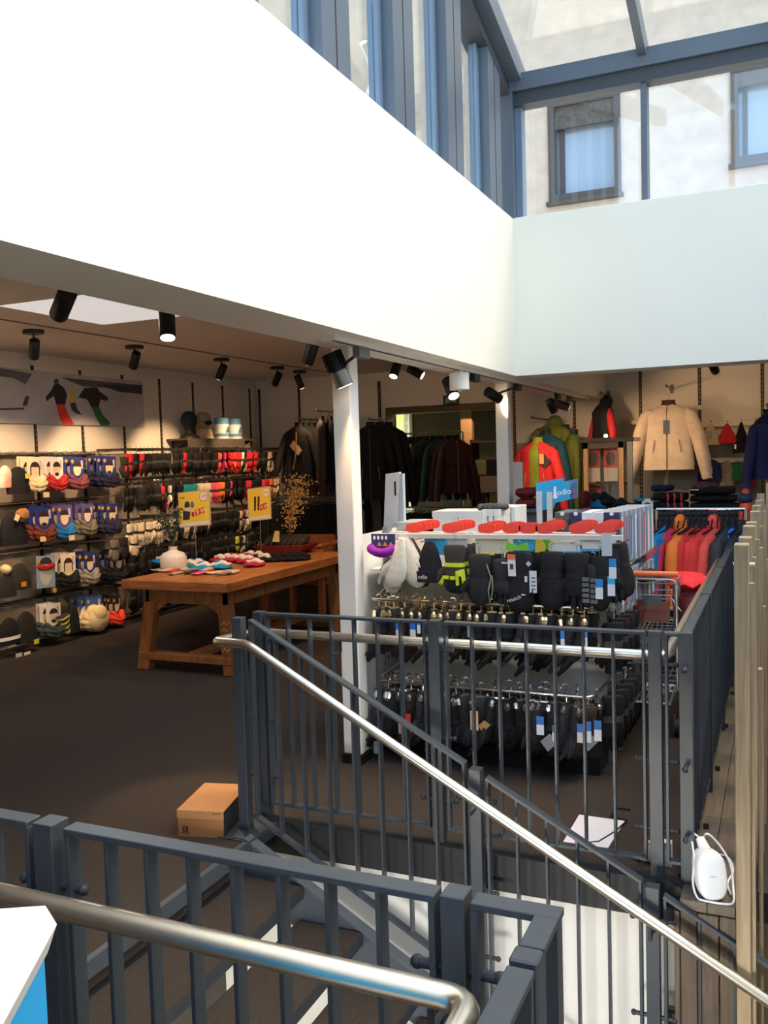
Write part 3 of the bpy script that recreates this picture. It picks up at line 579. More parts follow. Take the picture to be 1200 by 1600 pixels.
# hats hanging at the left end of the rows
for (x, y, lab, col, kw) in (
 (6, 727, 'orange, white and navy striped hat at the left end of the top row', mat('f0603c', .85, 0, 0, 6, 0, .2, c2='f4ead8'), dict(w=.16, h=.2)),
 (26, 729, 'black hat with yellow label hanging in the top row', BLACKC, dict(w=.26, h=.25)),
 (18, 800, 'black hat with brown fur pompom in the second row', BLACKC, dict(w=.3, h=.3)),
 (8, 895, 'dark hat with white pompom at the left end of the third row', mat('2a2320', .9), dict(w=.2, h=.22, pom=CREAMK)),
 (28, 880, 'dark green tweed hat with orange labels in the third row', mat('2b2a20', .9, 0, .5, 90), dict(w=.24, h=.24)),
 (12, 965, 'black hat with white band at the left end of the bottom row', BLACKC, dict(w=.24, h=.24)),
 (38, 955, 'black knit hat with lime label in the bottom row', mat('1d1b1c', .9), dict(w=.24, h=.29)),
 (114, 945, 'plain black hat between the two bottom row card packs', mat('18171a', .9), dict(w=.13, h=.27))):
    p = at(x, y); b = beanie(lab, col, (p[0]+.01, p[1], p[2]), rot=PI/2, flat=.35, **kw)
    lb = {26: ('e8c34a', .05, -.09, -.04), 18: None, 28: ('d9852e', -.02, -.19, .03), 38: ('cfd33a', .05, -.29, .0)}.get(x)
    if lb: build('label_tag', M().box((lb[1], -.07, lb[2]), (.06, .003, .045)), mat(lb[0], .6), b, world=False)
    if x == 18:
        q = M().ell((.07, -.05, -.03), (.075, .05, .06), 14, 10); rr = random.Random(5); q.v = [v+V([rr.uniform(-.008, .008) for _ in '123']) for v in q.v]; build('fur_pompom', q, mat('a9784a', .95, 0, .3, 40, .5, .2), b, smooth=True, world=False)
        build('label_tag', M().box((-.03, -.085, -.05), (.05, .003, .06), Matrix.Rotation(.5, 3, 'Y')), mat('efd9ae', .6), b, world=False)
    if x == 12: build('white_band', M().loft([ering((0, 0, -.2), .13, .048, 16), ering((0, 0, -.17), .13, .049, 16)]), WHITEC, b, world=False)
for (x, y, c, lab) in ((65, 773, 'efd3a8', 'pale price label under the cream card pack'), (60, 842, 'f0d28a', 'yellow price label under the second row at left'), (105, 840, 'f0d9a0', 'pale shelf label under the blue neck tube'), (22, 1024, 'b9c4c4', 'pale grey swing label at the foot of the black hats'), (35, 1022, 'eadfd0', 'white swing label at the foot of the black hats'), (78, 922, 'd49a44', 'round orange sticker tag below the light blue card')):
    p = at(x, y); S('price_label', M().box((p[0]+.06, p[1], p[2]), (.002, .075, .05)) if x != 78 else M().cyl((p[0]+.06, p[1], p[2]), (p[0]+.062, p[1], p[2]), .024), mat(c, .6), lab, 'label')
# gloves packed along the bars to the corner
gp = {}
def gproto(key, hexc, w, h, t, trim):
    gp[key] = glove('ski_glove', mat(hexc, .75, 0, .2, 50, .2, .3), 'x', 'glove', w, h, t, False, .03, mat(trim, .6)); gp[key].location = (LX+.3, 7.62, -0); return gp[key]
pal = {'black': '19191b', 'charcoal': '2c2a2c', 'red': 'd02a38', 'pink': 'e0487e', 'white': 'e9dcc4', 'lime': 'cfe04a', 'orange': 'f07a3a', 'teal': '1f8f94', 'navy': '20284a', 'brown': '5b3f36', 'coral': 'ef5a52', 'yellow': 'f2cf3e', 'green': '3d8f3c'}
for k, c in pal.items(): gproto(k, c, .088, .21, .034, {'black': '3a3a3e', 'red': '2a2020', 'white': '2a2626', 'pink': '222222', 'lime': '222222'}.get(k, '1f1f22'))
rg = random.Random(11)
mix = [['black']*9+['charcoal']*3+['red']*4+['coral']*2+['brown', 'white', 'lime', 'pink', 'teal', 'orange'], ['black']*11+['red']*3+['white']*4+['navy', 'teal', 'pink', 'lime', 'charcoal', 'coral', 'orange'], ['black']*9+['white']*8+['red', 'charcoal'], ['black']*16+['charcoal']*4+['red', 'lime', 'white'], ['black']*18+['charcoal']*6]
rname = ['top', 'second', 'third', 'fourth', 'lowest']
used = set()
for ri, z in enumerate(rows):
    y = 7.70; seq = ['black']; i = 0
    while y < 10.95:
        k = rg.choice(mix[ri])
        if rg.random() < .35: k = seq[-1]
        seq.append(k)
        src = gp[k]; lab = f'{k} ski glove, {ORD(i)} from the left on the {rname[ri]} bar of the left wall rack'; i += 1
        loc = (PX+.02+rg.uniform(-.02, .03), y, z+.0); rz = PI/2+rg.uniform(-.9, .9)
        if k in used: o = dup(src, loc, rz, lab, f'gloves on the {rname[ri]} wall bar', rg.uniform(1.2, 1.4))
        else: used.add(k); o = src; o.location = loc; o.rotation_euler = (0, 0, rz); o['label'] = lab; o['group'] = f'gloves on the {rname[ri]} wall bar'; o.scale = (1.3,)*3
        o.rotation_euler.y = rg.uniform(-.1, .1)
        y += rg.uniform(.068, .092)
for k in pal:
    if k not in used:
        for ch in KIDS.pop(gp[k].name, []): bpy.data.objects.remove(ch)
        bpy.data.objects.remove(gp[k])
# grey, black and white sheepskin mittens under the second row
for (x, y, c, lab) in ((172, 842, '6f6a62', 'grey fleece mitten hanging below the second row'), (187, 838, '2b2a2a', 'black and white mitten hanging beside the black gloves'), (203, 836, 'd9c2a0', 'cream sheepskin mitten hanging beside the black gloves'), (188, 712, '33302c', 'dark balaclava with white motif at the end of the top row')):
    p = at(x, y); g = glove('mitten', mat(c, .9, 0, .2, 50, .3, .2), lab, 'mitten', .13, .24, .05, True, 0., BLACKC); g.location = (p[0]+.05, p[1], p[2]); g.rotation_euler = (0, 0, PI/2)

# poster of skiers and the high shelf
PO = T('ski_poster', 'wide landscape poster of skiers on snow, high on the left wall', 'poster', (LX+.04, 7.3, 2.1))
p0 = Xp(225, 597, LX+.045); zt, zb = 2.685, 2.158; yr = 8.45; yl = 5.6
build('board', M().ab((LX+.036, yl, zb), (LX+.052, yr, zt)), mat('cbc6c4', .6, 0, .1, 2, 0, .5, c2='a9a6ae'), PO)
def flat(name, pts, hexc, dx=.0545): 
    q = [Xp(x, y, LX+dx) for x, y in pts]; build(name, M().prism([(LX+dx, v.y, min(zt, max(zb, v.z))) for v in q], (.0008, 0, 0)), mat(hexc, .6, 0, .12, 14), PO)
flat('mountain_print', [(0, 575), (50, 584), (40, 600), (20, 590), (0, 588)], '6b6672')
flat('mountain_print', [(96, 590), (150, 595), (222, 602), (222, 615), (190, 608), (165, 606), (130, 604)], '5d5d6a')
flat('ridge_print', [(150, 600), (222, 602), (222, 616), (185, 612)], '3d4250', .0555)
flat('jacket_print', [(84, 602), (90, 598), (100, 606), (105, 616), (102, 632), (88, 632), (84, 618), (73, 627), (71, 621), (80, 610)], '2d2c2e', .0555)
flat('trousers_print', [(88, 632), (101, 632), (106, 646), (116, 663), (98, 663), (92, 650)], 'e2402c', .0555)
flat('helmet_print', [(84, 594), (88, 591), (92, 594), (91, 601), (85, 602)], '5a5658', .056)
flat('jacket_print', [(108, 611), (116, 610), (119, 628), (110, 630)], 'd2bb4a', .0555)
flat('trousers_print', [(110, 630), (118, 629), (121, 640), (128, 648), (119, 646), (112, 640)], '40404a', .0555)
flat('jacket_print', [(140, 606), (150, 603), (156, 612), (170, 622), (166, 627), (157, 624), (154, 636), (143, 636), (136, 624), (122, 621), (132, 606)], '332a30', .0555)
flat('trousers_print', [(143, 636), (154, 634), (160, 648), (172, 660), (170, 665), (157, 665), (150, 652)], '2f6a35', .0555)
flat('helmet_print', [(143, 600), (147, 597), (152, 600), (151, 606), (144, 606)], '6a5c66', .056)
flat('jacket_print', [(42, 606), (46, 605), (48, 618), (40, 619)], 'c9b8b4', .0555); flat('trousers_print', [(40, 619), (46, 619), (42, 634), (35, 634)], '3d4658', .0555)
flat('shadow_streak_print', [(0, 638), (38, 637), (38, 640), (0, 641)], '5d4a4c', .0555)
SH = T('wall_shelf', 'dark bracketed display shelf high on the left wall', 'shelf', (LX, 9.5, 2.0))
a = Xp(262, 690, LX+.3); ya, yb = 8.87, 10.45; zs = 2.0
build('board', M().ab((LX+.03, ya, zs), (LX+.34, yb, zs+.022)), mat('4b4138', .5), SH)
build('board_front', M().ab((LX+.34, ya, zs-.09), (LX+.352, yb-.35, zs+.022)), mat('55504c', .5), SH)
for y in (ya+.1, yb-.1): build('bracket', M().prism([(LX+.03, y, zs), (LX+.3, y, zs), (LX+.03, y, zs-.12)], (0, .01, 0)), MBLACK, SH)
def head(label, y, cols, goggles=False):
    r = T('mannequin_bust', label, 'mannequin head', (LX+.19, y, zs+.022))
    build('bust', M().lathe([(.135, 0), (.13, .025), (.07, .055), (.055, .09), (.075, .13), (.095, .17), (.1, .22), (.09, .27), (.05, .31), (.01, .32)], n=20, sx=.85), cols[0], r, smooth=True, world=False)
    build('hat', M().lathe([(.103, .19), (.108, .23), (.096, .285), (.055, .328), (.01, .335)], n=20, sx=.9), cols[1], r, smooth=True, world=False)
    if goggles:
        build('goggles', M().ell((.075, 0, .2), (.03, .075, .035), 14, 8), MBLACK, r, smooth=True, world=False)
        build('neck_warmer', M().lathe([(.11, .03), (.105, .07), (.09, .12)], n=18), cols[2], r, smooth=True, world=False)
head('black display head wearing a dark blue hat on the wall shelf', 9.12, (mat('1b1b1e', .6), mat('1f3145', .8)))
head('cream display head with goggles and beige neck warmer on the wall shelf', 9.42, (mat('b7a48c', .7), mat('a8937c', .8), mat('d2b692', .9)), True)
for i, (y, lab) in enumerate(((9.80, 'left of the two blue and white tubs on the wall shelf'), (10.09, 'right of the two blue and white tubs on the wall shelf'))):
    r = T('tub', lab, 'tub', (LX+.2, y, zs+.022)); build('body', M().lathe([(.092, 0), (.095, .01), (.095, .27), (.08, .275)], n=20), mat('5f94bd', .5), r, smooth=True, world=False)
    build('label_band', M().lathe([(.0965, .07), (.0965, .19)], n=20), mat('c9d6de', .5), r, smooth=True, world=False); build('base_band', M().lathe([(.0965, .005), (.0965, .03)], n=20), mat('e6e0d0', .5), r, smooth=True, world=False)
    build('motif', M().prism([(.097, -.05, .08), (.097, .05, .08), (.1, .035, .12), (.1, .0, .165), (.097, -.03, .12)], (.002, 0, 0)), mat('5d6470', .5), r, world=False)
# ------------------------------------------------------------------ rustic table with its goods
WT = wood('8a4a22', 'c07a3e', 4, (9, 1, 9), .45, .1); WTD = wood('7d4a26', 'a8713f', 5, (8, 8, 1), .5, .1)
TB = T('rustic_table', 'large rustic wooden table with carved splayed legs left of the column', 'table', (-4.47, 7.0, 0))
tx0, tx1, ty0, ty1, tz = -4.985, -3.955, 5.85, 8.15, .78
for k in range(4):
    a = tx0+.2575*k; build('top_plank', M().ab((a+.001, ty0+.07, tz-.075), (a+.2565, ty1-.07, tz)), WT, TB, bevel=.003)
for y in (ty0, ty1-.07): build('breadboard_end', M().ab((tx0, y, tz-.075), (tx1, y+.07, tz)), wood('7d4420', 'ad6a35', 4, (1, 9, 9), .45, .1), TB, bevel=.004)
for (a, b) in (((tx0+.12, ty0+.16), (tx1-.12, ty0+.19)), ((tx0+.12, ty1-.19), (tx1-.12, ty1-.16)), ((tx1-.15, ty0+.16), (tx1-.12, ty1-.16)), ((tx0+.12, ty0+.16), (tx0+.15, ty1-.16))):
    build('apron', M().ab((a[0], a[1], tz-.075-.13), (b[0], b[1], tz-.075)), WTD, TB)
    build('apron_moulding', M().ab((a[0]-.015, a[1]-.015, tz-.1), (b[0]+.015, b[1]+.015, tz-.075)), WTD, TB)
for sy in (0, 1):
    for sx in (0, 1):
        x = (tx0+.15, tx1-.15)[sx]; y = (ty0+.2, ty1-.2)[sy]; dx = (-.12, .0)[sx]*1.; dx = -.10 if sx == 0 else .04
        lg = build('leg', M().prism([(x-.055, y-.045, tz-.2), (x+.055, y-.045, tz-.2), (x+dx+.06, y-.045, .0), (x+dx-.06, y-.045, .0)], (0, .09, 0)), WTD, TB, bevel=.006)
        if sx == 1 and sy == 0:
            for q in range(5):
                z = .42-.055*q; b = M()
                for (u0, u1, v0, v1) in ((-.035, -.012, 0, .025), (-.012, .012, .025, 0), (.012, .035, 0, .025)): b.bar((x+.02+u0, y-.047, z+v0), (x+.02+u1, y-.047, z+v1), .008, .008, (0, 1, 0))
                build('carved_chevron', b, mat('d8a874', .6), lg)
        build('bracket', M().prism([(x+(.05 if sx == 0 else -.05), y-.02, tz-.205), (x+(.17 if sx == 0 else -.17), y-.02, tz-.205), (x+(.05 if sx == 0 else -.05), y-.02, tz-.29)], (0, .03, 0)), WTD, TB)
    y = (ty0+.2, ty1-.2)[sy]; build('stretcher', M().ab((tx0+.02, y-.05, .09), (tx1-.08, y+.05, .15)), WTD, TB, bevel=.004)
build('stretcher', M().ab((-4.55, ty0+.2, .1), (-4.43, ty1-.2, .145)), WTD, TB)
def tz_(x, y, h=0.): return Zp(x, y, tz+h)
# vase with branches
p = tz_(263, 893); VS = T('vase', 'white ceramic jug-shaped vase with dark green sprigs on the wooden table', 'vase', (p.x, p.y+.08, tz))
q = V((p.x, p.y+.08, tz)); build('body', M().lathe([(.105, 0), (.115, .012), (.118, .06), (.116, .12), (.095, .155), (.05, .172), (.036, .182), (.036, .205), (.04, .212), (.03, .212), (.028, .18)], q, 26), mat('e4d6c4', .35), VS, smooth=True)
sp_ = M(); rr = random.Random(2)
for k in range(46):
    a = rr.uniform(0, 2*PI); l = rr.uniform(.12, .36); e = q+V((math.cos(a)*l*.42-.03, math.sin(a)*l*.42, .2+l)); mid = q+V((math.cos(a)*l*.12, math.sin(a)*l*.12, .2+l*.6))
    sp_.tube([q+V((0, 0, .19)), mid, e], [.002, .0015, .001], 4)
    for j in range(11):
        t = .4+.06*j; c = mid.lerp(e, min(1, max(0, t*1.5-.5))); d = V([rr.uniform(-1, 1) for _ in '123']).normalized(); u = d.cross(V((0, 0, 1))).normalized()*.008
        sp_.add([c, c+d*.02+u, c+d*.042, c+d*.02-u], [(0, 1, 2, 3)])
o_ = build('sprigs', sp_, mat('3c4a38', .8), VS); o_['kind'] = 'stuff'
# two yellow offer signs on thin stands
def offer(label, corners, kind):
    Y0 = corners[4]; P = [Yp(x, y, Y0) for x, y in corners[:4]]; bl = P[3]; u = (P[2]-P[3]); w = u.length; u.normalize(); h = (P[0]-P[3]).length; cx = (P[2]+P[3])/2
    r = T('offer_sign', label, 'sign', (cx.x, Y0, tz)); n = V((0, -1, 0)); up = V((0, 0, 1))
    def pt(a, b, d=.0): return bl+u*(a*w)+up*(b*h)+n*d
    build('frame', M().prism([pt(-.02, -.02), pt(1.02, -.02), pt(1.02, 1.02), pt(-.02, 1.02)], (0, .012, 0)), mat('b9a98c', .4), r)
    build('poster', M().prism([pt(.01, .01, .0008), pt(.99, .01, .0008), pt(.99, .99, .0008), pt(.01, .99, .0008)], (0, .0006, 0)), mat('f0c53a', .5), r)
    build('poster_footer', M().prism([pt(.01, .01, .0016), pt(.99, .01, .0016), pt(.99, .12, .0016), pt(.01, .12, .0016)], (0, .0006, 0)), mat('ead9b8', .5), r)
    def disc(name, a, b, ra, rb, c, d): build(name, M().prism([pt(a+ra*math.cos(t), b+rb*math.sin(t), d) for t in [2*PI*k/22 for k in range(22)]], (0, .0006, 0)), mat(c, .5), r)
    disc('round_badge', .83, .83, .14, .14, 'a8324a' if kind else 'e8b44a', .0022); disc('round_badge', .83, .83, .125, .125, 'f3ddd0', .003)
    build('price_flash', M().prism([pt(.52, .28, .0022), pt(.86, .34, .0022), pt(.86, .52, .0022), pt(.52, .46, .0022)], (0, .0006, 0)), mat('d8342a', .5), r)
    F4 = lambda a, b: frame4(pt(a, b, .0034), u+up*.12, up)
    textmesh('price', '19.99', .20*w, mat('f7e3a0', .5), r, F4(.69, .385))
    textmesh('badge_text', '15%', .12*w, mat('a8324a', .5), r, F4(.83, .83))
    if kind:
        disc('hat_print', .28, .62, .09, .12, '2b2c30', .0022); build('hat_print', M().prism([pt(.12, .2, .0022), pt(.34, .2, .0022), pt(.38, .42, .0022), pt(.14, .48, .0022)], (0, .0006, 0)), mat('25262a', .5), r); build('hat_print', M().prism([pt(.17, .48, .0024), pt(.4, .46, .0024), pt(.36, .56, .0024), pt(.2, .55, .0024)], (0, .0006, 0)), mat('c8c4c6', .5), r)
        disc('hat_print', .45, .62, .06, .1, '5d6c78', .0022); disc('hat_print', .46, .34, .05, .08, 'a3324a', .0022)
        build('text_print', M().prism([pt(.06, .84, .0022), pt(.2, .84, .0022), pt(.2, .87, .0022), pt(.06, .87, .0022)], (0, .0006, 0)), mat('6b5a20', .5), r)
    else:
        for a in (.26, .42): build('sock_print', M().prism([pt(a, .3, .0022), pt(a+.08, .3, .0022), pt(a+.12, .74, .0022), pt(a+.02, .74, .0022)], (0, .0006, 0)), mat('3f3226', .5), r)
    build('stand', M().cyl((cx.x, Y0+.006, tz+.004), (cx.x, Y0+.006, cx.z), .005, n=8), WIRE, r, smooth=True); build('foot', M().ab((cx.x-.05, Y0-.04, tz), (cx.x+.05, Y0+.05, tz+.005)), WIRE, r)
offer('yellow offer sign showing hats on a thin stand behind the blue hats', [(280, 771), (327, 767), (328, 819), (281, 824), 6.9], True)
offer('yellow offer sign showing dark socks on a thin stand beside the red tray', [(385, 765), (422, 763), (423, 810), (389, 814), 7.5], False)
# folded hats laid out in rows
def foldhat(label, pt, col, col2, rot, group, s=1.):
    r = T('folded_hat', label, 'hat', (pt.x, pt.y, tz), group); r.rotation_euler = (0, 0, rot)
    b = M().ell((0, 0, .022), (.095*s, .12*s, .024), 18, 8); b.v = [V((v.x, v.y, max(.001, v.z+.006*math.sin(v.x*55)))) for v in b.v]
    build('crown', b, col, r, smooth=True, world=False)
    e = M().ell((.02, -.02, .05), (.085*s, .03*s, .022), 14, 8); e.v = [V((v.x, v.y+.25*v.x, v.z+.01*math.sin(v.x*60))) for v in e.v]
    build('fleece_lining', e, col2, r, smooth=True, world=False)
    build('ear_flap', M().ell((-.05*s, .07*s, .045), (.05*s, .04*s, .03), 12, 6), col, r, smooth=True, world=False)
    return r
HB = mat('1c87b8', .85, 0, .2, 60, .3, .2); HP = mat('b3243f', .85, 0, .2, 60, .3, .2); HW = mat('ead8c2', .95, 0, .1, 60, .3, .2); HK = mat('1b1a1c', .9, 0, .2, 60, .3, .2)
for i, (x, y) in enumerate(((255, 880), (267, 882), (281, 884), (296, 887), (309, 886), (318, 891), (345, 889))):
    foldhat(['first', 'second', 'third', 'fourth', 'fifth', 'sixth', 'front'][i]+' bright blue fleece-lined hat from the left on the table', tz_(x, y), HB, HW, -.5+.1*i, 'blue hats on the table', 1.05)
for i, (x, y) in enumerate(((345, 878), (356, 877), (366, 878), (377, 878), (388, 880), (398, 885))):
    foldhat(['first', 'second', 'third', 'fourth', 'fifth', 'front'][i]+' raspberry red fleece-lined hat from the left on the table', tz_(x, y), HP, HW, -.6+.1*i, 'raspberry hats on the table', 1.0)
for i, (x, y) in enumerate(((392, 872), (404, 873), (415, 877), (428, 877), (442, 876), (455, 876), (470, 875))):
    foldhat(['first', 'second', 'third', 'fourth', 'fifth', 'sixth', 'seventh'][i]+' black hat from the left laid on the table', tz_(x, y), HK, HW if i < 3 else HK, -.5+.1*i, 'black hats on the table', 1.0)
# pile of pale socks and gloves at the near left corner
sc_ = ['b9a68c', 'c8b8a0', 'd24a3c', 'a8977e', 'cbb48c', '8a7c68', '3a2c26', 'e05a8c', 'c2ae90', 'b5382f', 'd9c9ac', '9a8a74', 'b8a88f', 'c9b79c']
sn_ = ['beige', 'pale', 'red patterned', 'taupe', 'cream', 'grey', 'dark brown', 'pink', 'sand', 'brick red', 'ivory', 'stone', 'oatmeal', 'light tan']
for i in range(14):
    x = 250+i*8.6+(i % 3)*2; y = 892+(i % 4)*1.6+i*.25; pt = tz_(x, y); a = -.6+.25*(i % 5)
    b = M().ell((0, 0, .012), (.035, .085, .012), 14, 6); b.v = [V((v.x+.02*math.sin(v.y*30), v.y, v.z+.005*math.sin(v.y*50))) for v in b.v]
    b.xf(Matrix.Translation((pt.x, pt.y, tz+.006*(i % 3))) @ Matrix.Rotation(a, 4, 'Z'))
    S('knit_sock', b, mat(sc_[i], .9, 0, .3, 70, .3, .2), f'{sn_[i]} knitted sock in the flat pile at the near table corner', 'sock', 'socks on the table corner', smooth=True)
# red tray of dark slippers and the glittering dried flowers
c0 = tz_(438, 866); TR = T('tray', 'dark red flared tray holding dark slippers on the table', 'tray', (c0.x, c0.y+.1, tz)); cx, cy = c0.x, c0.y+.13
tr = M(); rings = []
for (a, b, z, l) in ((.20, .12, 0, 0), (.30, .17, .075, 1), (.285, .155, .08, 1), (.19, .11, .01, 0)): rings.append([V((cx+sx*a, cy+sy*b, tz+z+(.02 if sx > 0 and l else 0))) for sx, sy in ((-1, -1), (1, -1), (1, 1), (-1, 1))])
build('body', tr.loft(rings), mat('7e2422', .5), TR)
for i in range(7):
    x = cx-.2+.065*i; b = M().ell((0, 0, .05), (.04, .13, .045), 14, 8); b.xf(Matrix.Translation((x, cy, tz+.09)) @ Matrix.Rotation(.5, 4, 'Y') @ Matrix.Rotation(.3, 4, 'X') @ Matrix.Rotation(.15, 4, 'Z'))
    S('slipper', b, mat('2c2622', .8, 0, .2, 40), ['first', 'second', 'third', 'fourth', 'fifth', 'sixth', 'last'][i]+' dark brown slipper from the left in the red tray', 'slipper', 'slippers in the red tray', smooth=True)
S('gift_tag', M().prism([(cx-.07, cy-.16, tz+.13), (cx+.01, cy-.16, tz+.125), (cx-.01, cy-.12, tz+.235), (cx-.06, cy-.12, tz+.235)], (0, .004, 0)), mat('e8cf8a', .6), 'pale yellow star-shaped tag above the red tray', 'tag')
DF = T('dried_flowers', 'glittering golden dried flower bunch rising behind the red tray', 'flowers', (cx, cy+.1, tz)); fm = M(); st_ = M(); rr = random.Random(9)
for k in range(520):
    t = rr.random()**.8; c = V((cx-.02+.12*t+rr.gauss(0, .045+.035*t), cy+.12+rr.gauss(0, .05), tz+.24+.52*t+rr.gauss(0, .03))); r_ = rr.uniform(.006, .014)
    fm.loft([[c+V((r_*math.cos(a), r_*math.sin(a), -.5*r_)) for a in (0, 2.1, 4.2)], [c+V((.6*r_*math.cos(a+1), .6*r_*math.sin(a+1), .8*r_)) for a in (0, 2.1, 4.2)]])
for k in range(24): st_.tube([(cx-.03, cy+.12, tz+.12), (cx+rr.uniform(-.03, .03), cy+.12+rr.uniform(-.03, .03), tz+.4), (cx+.05+rr.uniform(-.1, .1), cy+.12+rr.uniform(-.07, .07), tz+.55+rr.uniform(0, .15))], .002, 4)
build('blossoms', fm, mat('c9a468', .35, .5, .4, 60), DF)['kind'] = 'stuff'; build('stems', st_, mat('8a7448', .7), DF)['kind'] = 'stuff'
build('pot', M().lathe([(.05, 0), (.06, .03), (.055, .12), (.05, .125)], (cx-.03, cy+.20, tz), 18), mat('5a4436', .6), DF, smooth=True)
# wooden chair and bench behind the table
c = Yp(500, 832, 8.75)
CHR = T('armchair', 'orange leather and wood armchair behind the far end of the table', 'chair', (-4.77, 8.6, 0)); OL = mat('a2582c', .5, 0, .12, 12)
X0, X1 = -5.12, -4.42; Y0, Y1 = 8.32, 8.88; OW = wood('a8622e', 'cf8844', 5, (1, 9, 9))
build('backrest', M().ab((X0+.1, Y1-.06, .5), (X1-.1, Y1, .89)), OL, CHR, bevel=.02); build('seat', M().ab((X0+.06, Y0, .38), (X1-.06, Y1-.06, .48)), OL, CHR, bevel=.02)
for x in (X0, X1-.06):
    for y in (Y0, Y1-.06): build('leg', M().ab((x, y, 0), (x+.06, y+.06, (.80 if y == Y0 else .89))), OW, CHR)
    build('armrest', M().ab((x-.01, Y0-.03, .80), (x+.07, Y1, .835)), OW, CHR, bevel=.008)
BN = T('side_table', 'low orange wooden stool standing behind the table near the column', 'stool', (-3.6, 8.4, 0))
build('top', M().ab((-3.72, 8.1, .56), (-3.3, 8.6, .6)), OW, BN, bevel=.005)
for x in (-3.70, -3.36):
    for y in (8.12, 8.54): build('leg', M().ab((x, y, 0), (x+.04, y+.04, .56)), OW, BN)
# ------------------------------------------------------------------ clothes on the back wall, left of the door
BKJ = mat('121214', .8, 0, .25, 8, .1, .3); BKJ2 = mat('1b1a1d', .75, 0, .25, 8, .1, .3); BRW = mat('33291f', .7, 0, .3, 6, .2); DKB = mat('1b2b3a', .8, 0, .2, 6); MRN = mat('4a2428', .8, 0, .2, 6); WHT = mat('c9c2b8', .8, 0, .1, 6)
RAIL = mat('8a8886', .3, .9)
def arm(name, label, x, y0, y1, z):
    r = T('hanging_rail', label, 'hanging rail', (x, BY, z)); build('arm', M().cyl((x, y0, z), (x, y1, z), .011, n=8), RAIL, r, smooth=True); build('wall_plate', M().ab((x-.02, y0-.004, z-.05), (x+.02, y0+.0, z+.05)), RAIL, r); build('end_knob', M().ell((x, y1, z+.008), (.016, .016, .016), 8, 5), RAIL, r, smooth=True); return r
ax_ = Yp(478, 662, 10.5); arm('wall_arm', 'chrome wall arm carrying black vests in the back left corner', ax_.x, BY-.04, 10.3, ax_.z+.06)
for k in range(5):
    jacket(['front', 'second', 'third', 'fourth', 'rear'][k]+' black padded garment on the wall arm in the back left corner', (BKJ if k % 2 else BKJ2, BKJ2, RAIL), .48, .78, .16, .05*(-1)**k, (ax_.x+.02*k-.04, 10.36+.13*k, ax_.z-.02), sleeve=.0 if k == 0 else .5, group='black garments on the corner arm')
tg = Yp(462, 700, 10.275); t_ = T('swing_tag', 'cream double swing tag with yellow ribbon on the black corner garment', 'tag', (tg.x, 10.275, tg.z-.2))
for (a, b) in ((-.03, .03), (.03, -.03)): build('card', M().prism([(tg.x+a-.06, 10.275, tg.z+b), (tg.x+a, 10.275, tg.z+b+.07), (tg.x+a+.06, 10.275, tg.z+b), (tg.x+a, 10.275, tg.z+b-.07)], (0, .004, 0)), mat('dcc3a0', .6), t_)
build('ribbon', M().tube([(tg.x+.02, 10.27, tg.z+.2), (tg.x+.01, 10.265, tg.z), (tg.x-.01, 10.265, tg.z-.15), (tg.x-.04, 10.265, tg.z-.28)], .009, 6), mat('d9a83e', .6), t_)
ax2 = Yp(512, 655, 10.5); arm('wall_arm', 'chrome wall arm carrying brown and black jackets beside the column', ax2.x, BY-.04, 10.2, ax2.z+.1)
for k, (c_, n_) in enumerate(((BRW, 'olive brown shiny'), (BKJ, 'black slim'), (BKJ2, 'charcoal'), (BKJ, 'rear black'))):
    jacket(n_+' jacket hanging sideways on the second corner arm', (c_, BKJ2, RAIL), .42, .85, .15, -.9, (ax2.x+.06*k, 10.3+.12*k, ax2.z), group='jackets on the second corner arm')
wp = Yp(508, 790, 10.85)
ax3 = Yp(592, 660, 10.5)
arm('wall_arm', 'chrome wall arm carrying long black jackets right of the near column', ax3.x, BY-.04, 10.2, ax3.z+.03)
for k in range(3): jacket(['front', 'middle', 'rear'][k]+' long black jacket right of the near white column', (BKJ if k != 1 else BKJ2, BKJ2, RAIL), .5, .95, .2, .25, (ax3.x-.03+.05*k, 10.3+.17*k, ax3.z-.03), group='long black jackets beside the column')
RL = T('floor_rail', 'low clothes rail packed with black trousers along the back wall', 'clothes rail', (-5.3, 10.4, 0))
a = Yp(440, 778, 10.3); b = Yp(600, 778, 10.3); zr = a.z
build('rail', M().cyl((-6.3, 10.3, zr), (-4.85, 10.3, zr), .013, n=8), RAIL, RL, smooth=True)
for x in (-6.3, -4.85): build('upright', M().cyl((x, 10.3, 0), (x, 10.3, zr), .013, n=8), RAIL, RL, smooth=True); build('foot', M().ab((x-.02, 10.05, 0), (x+.02, 10.55, .03)), RAIL, RL)
def trousers(label, col, p, rot, h=.75, group=None):
    r = T('trousers', label, 'trousers', p, group); r.rotation_euler = (0, 0, rot)
    for s in (-1, 1): build('leg', M().loft(folds([ering((s*.075, 0, -.10), .085, .05, 12), ering((s*.08, 0, -.3), .09, .055, 12), ering((s*.085, 0, -h*.7), .075, .05, 12), ering((s*.09, 0, -h), .07, .045, 12)], .04, 3, 7, p[0]*9)), col, r, smooth=True, world=False)
    build('waistband', M().loft([ering((0, 0, -.12), .155, .055, 14), ering((0, 0, -.05), .15, .05, 14)]), col, r, smooth=True, world=False)
    build('clip_hanger', M().tube([(-.12, 0, -.05), (0, 0, -.01), (.12, 0, -.05)], .005, 5).tube([(0, 0, -.01), (0, 0, .02), (.012, 0, .035), (0, 0, .05)], .003, 5), WIRE, r, world=False); return r
tp = trousers('1st black ski trousers from the left on the low back wall rail', BKJ, (-6.22, 10.3, zr-.04), 1.2, group='black trousers on the low rail')
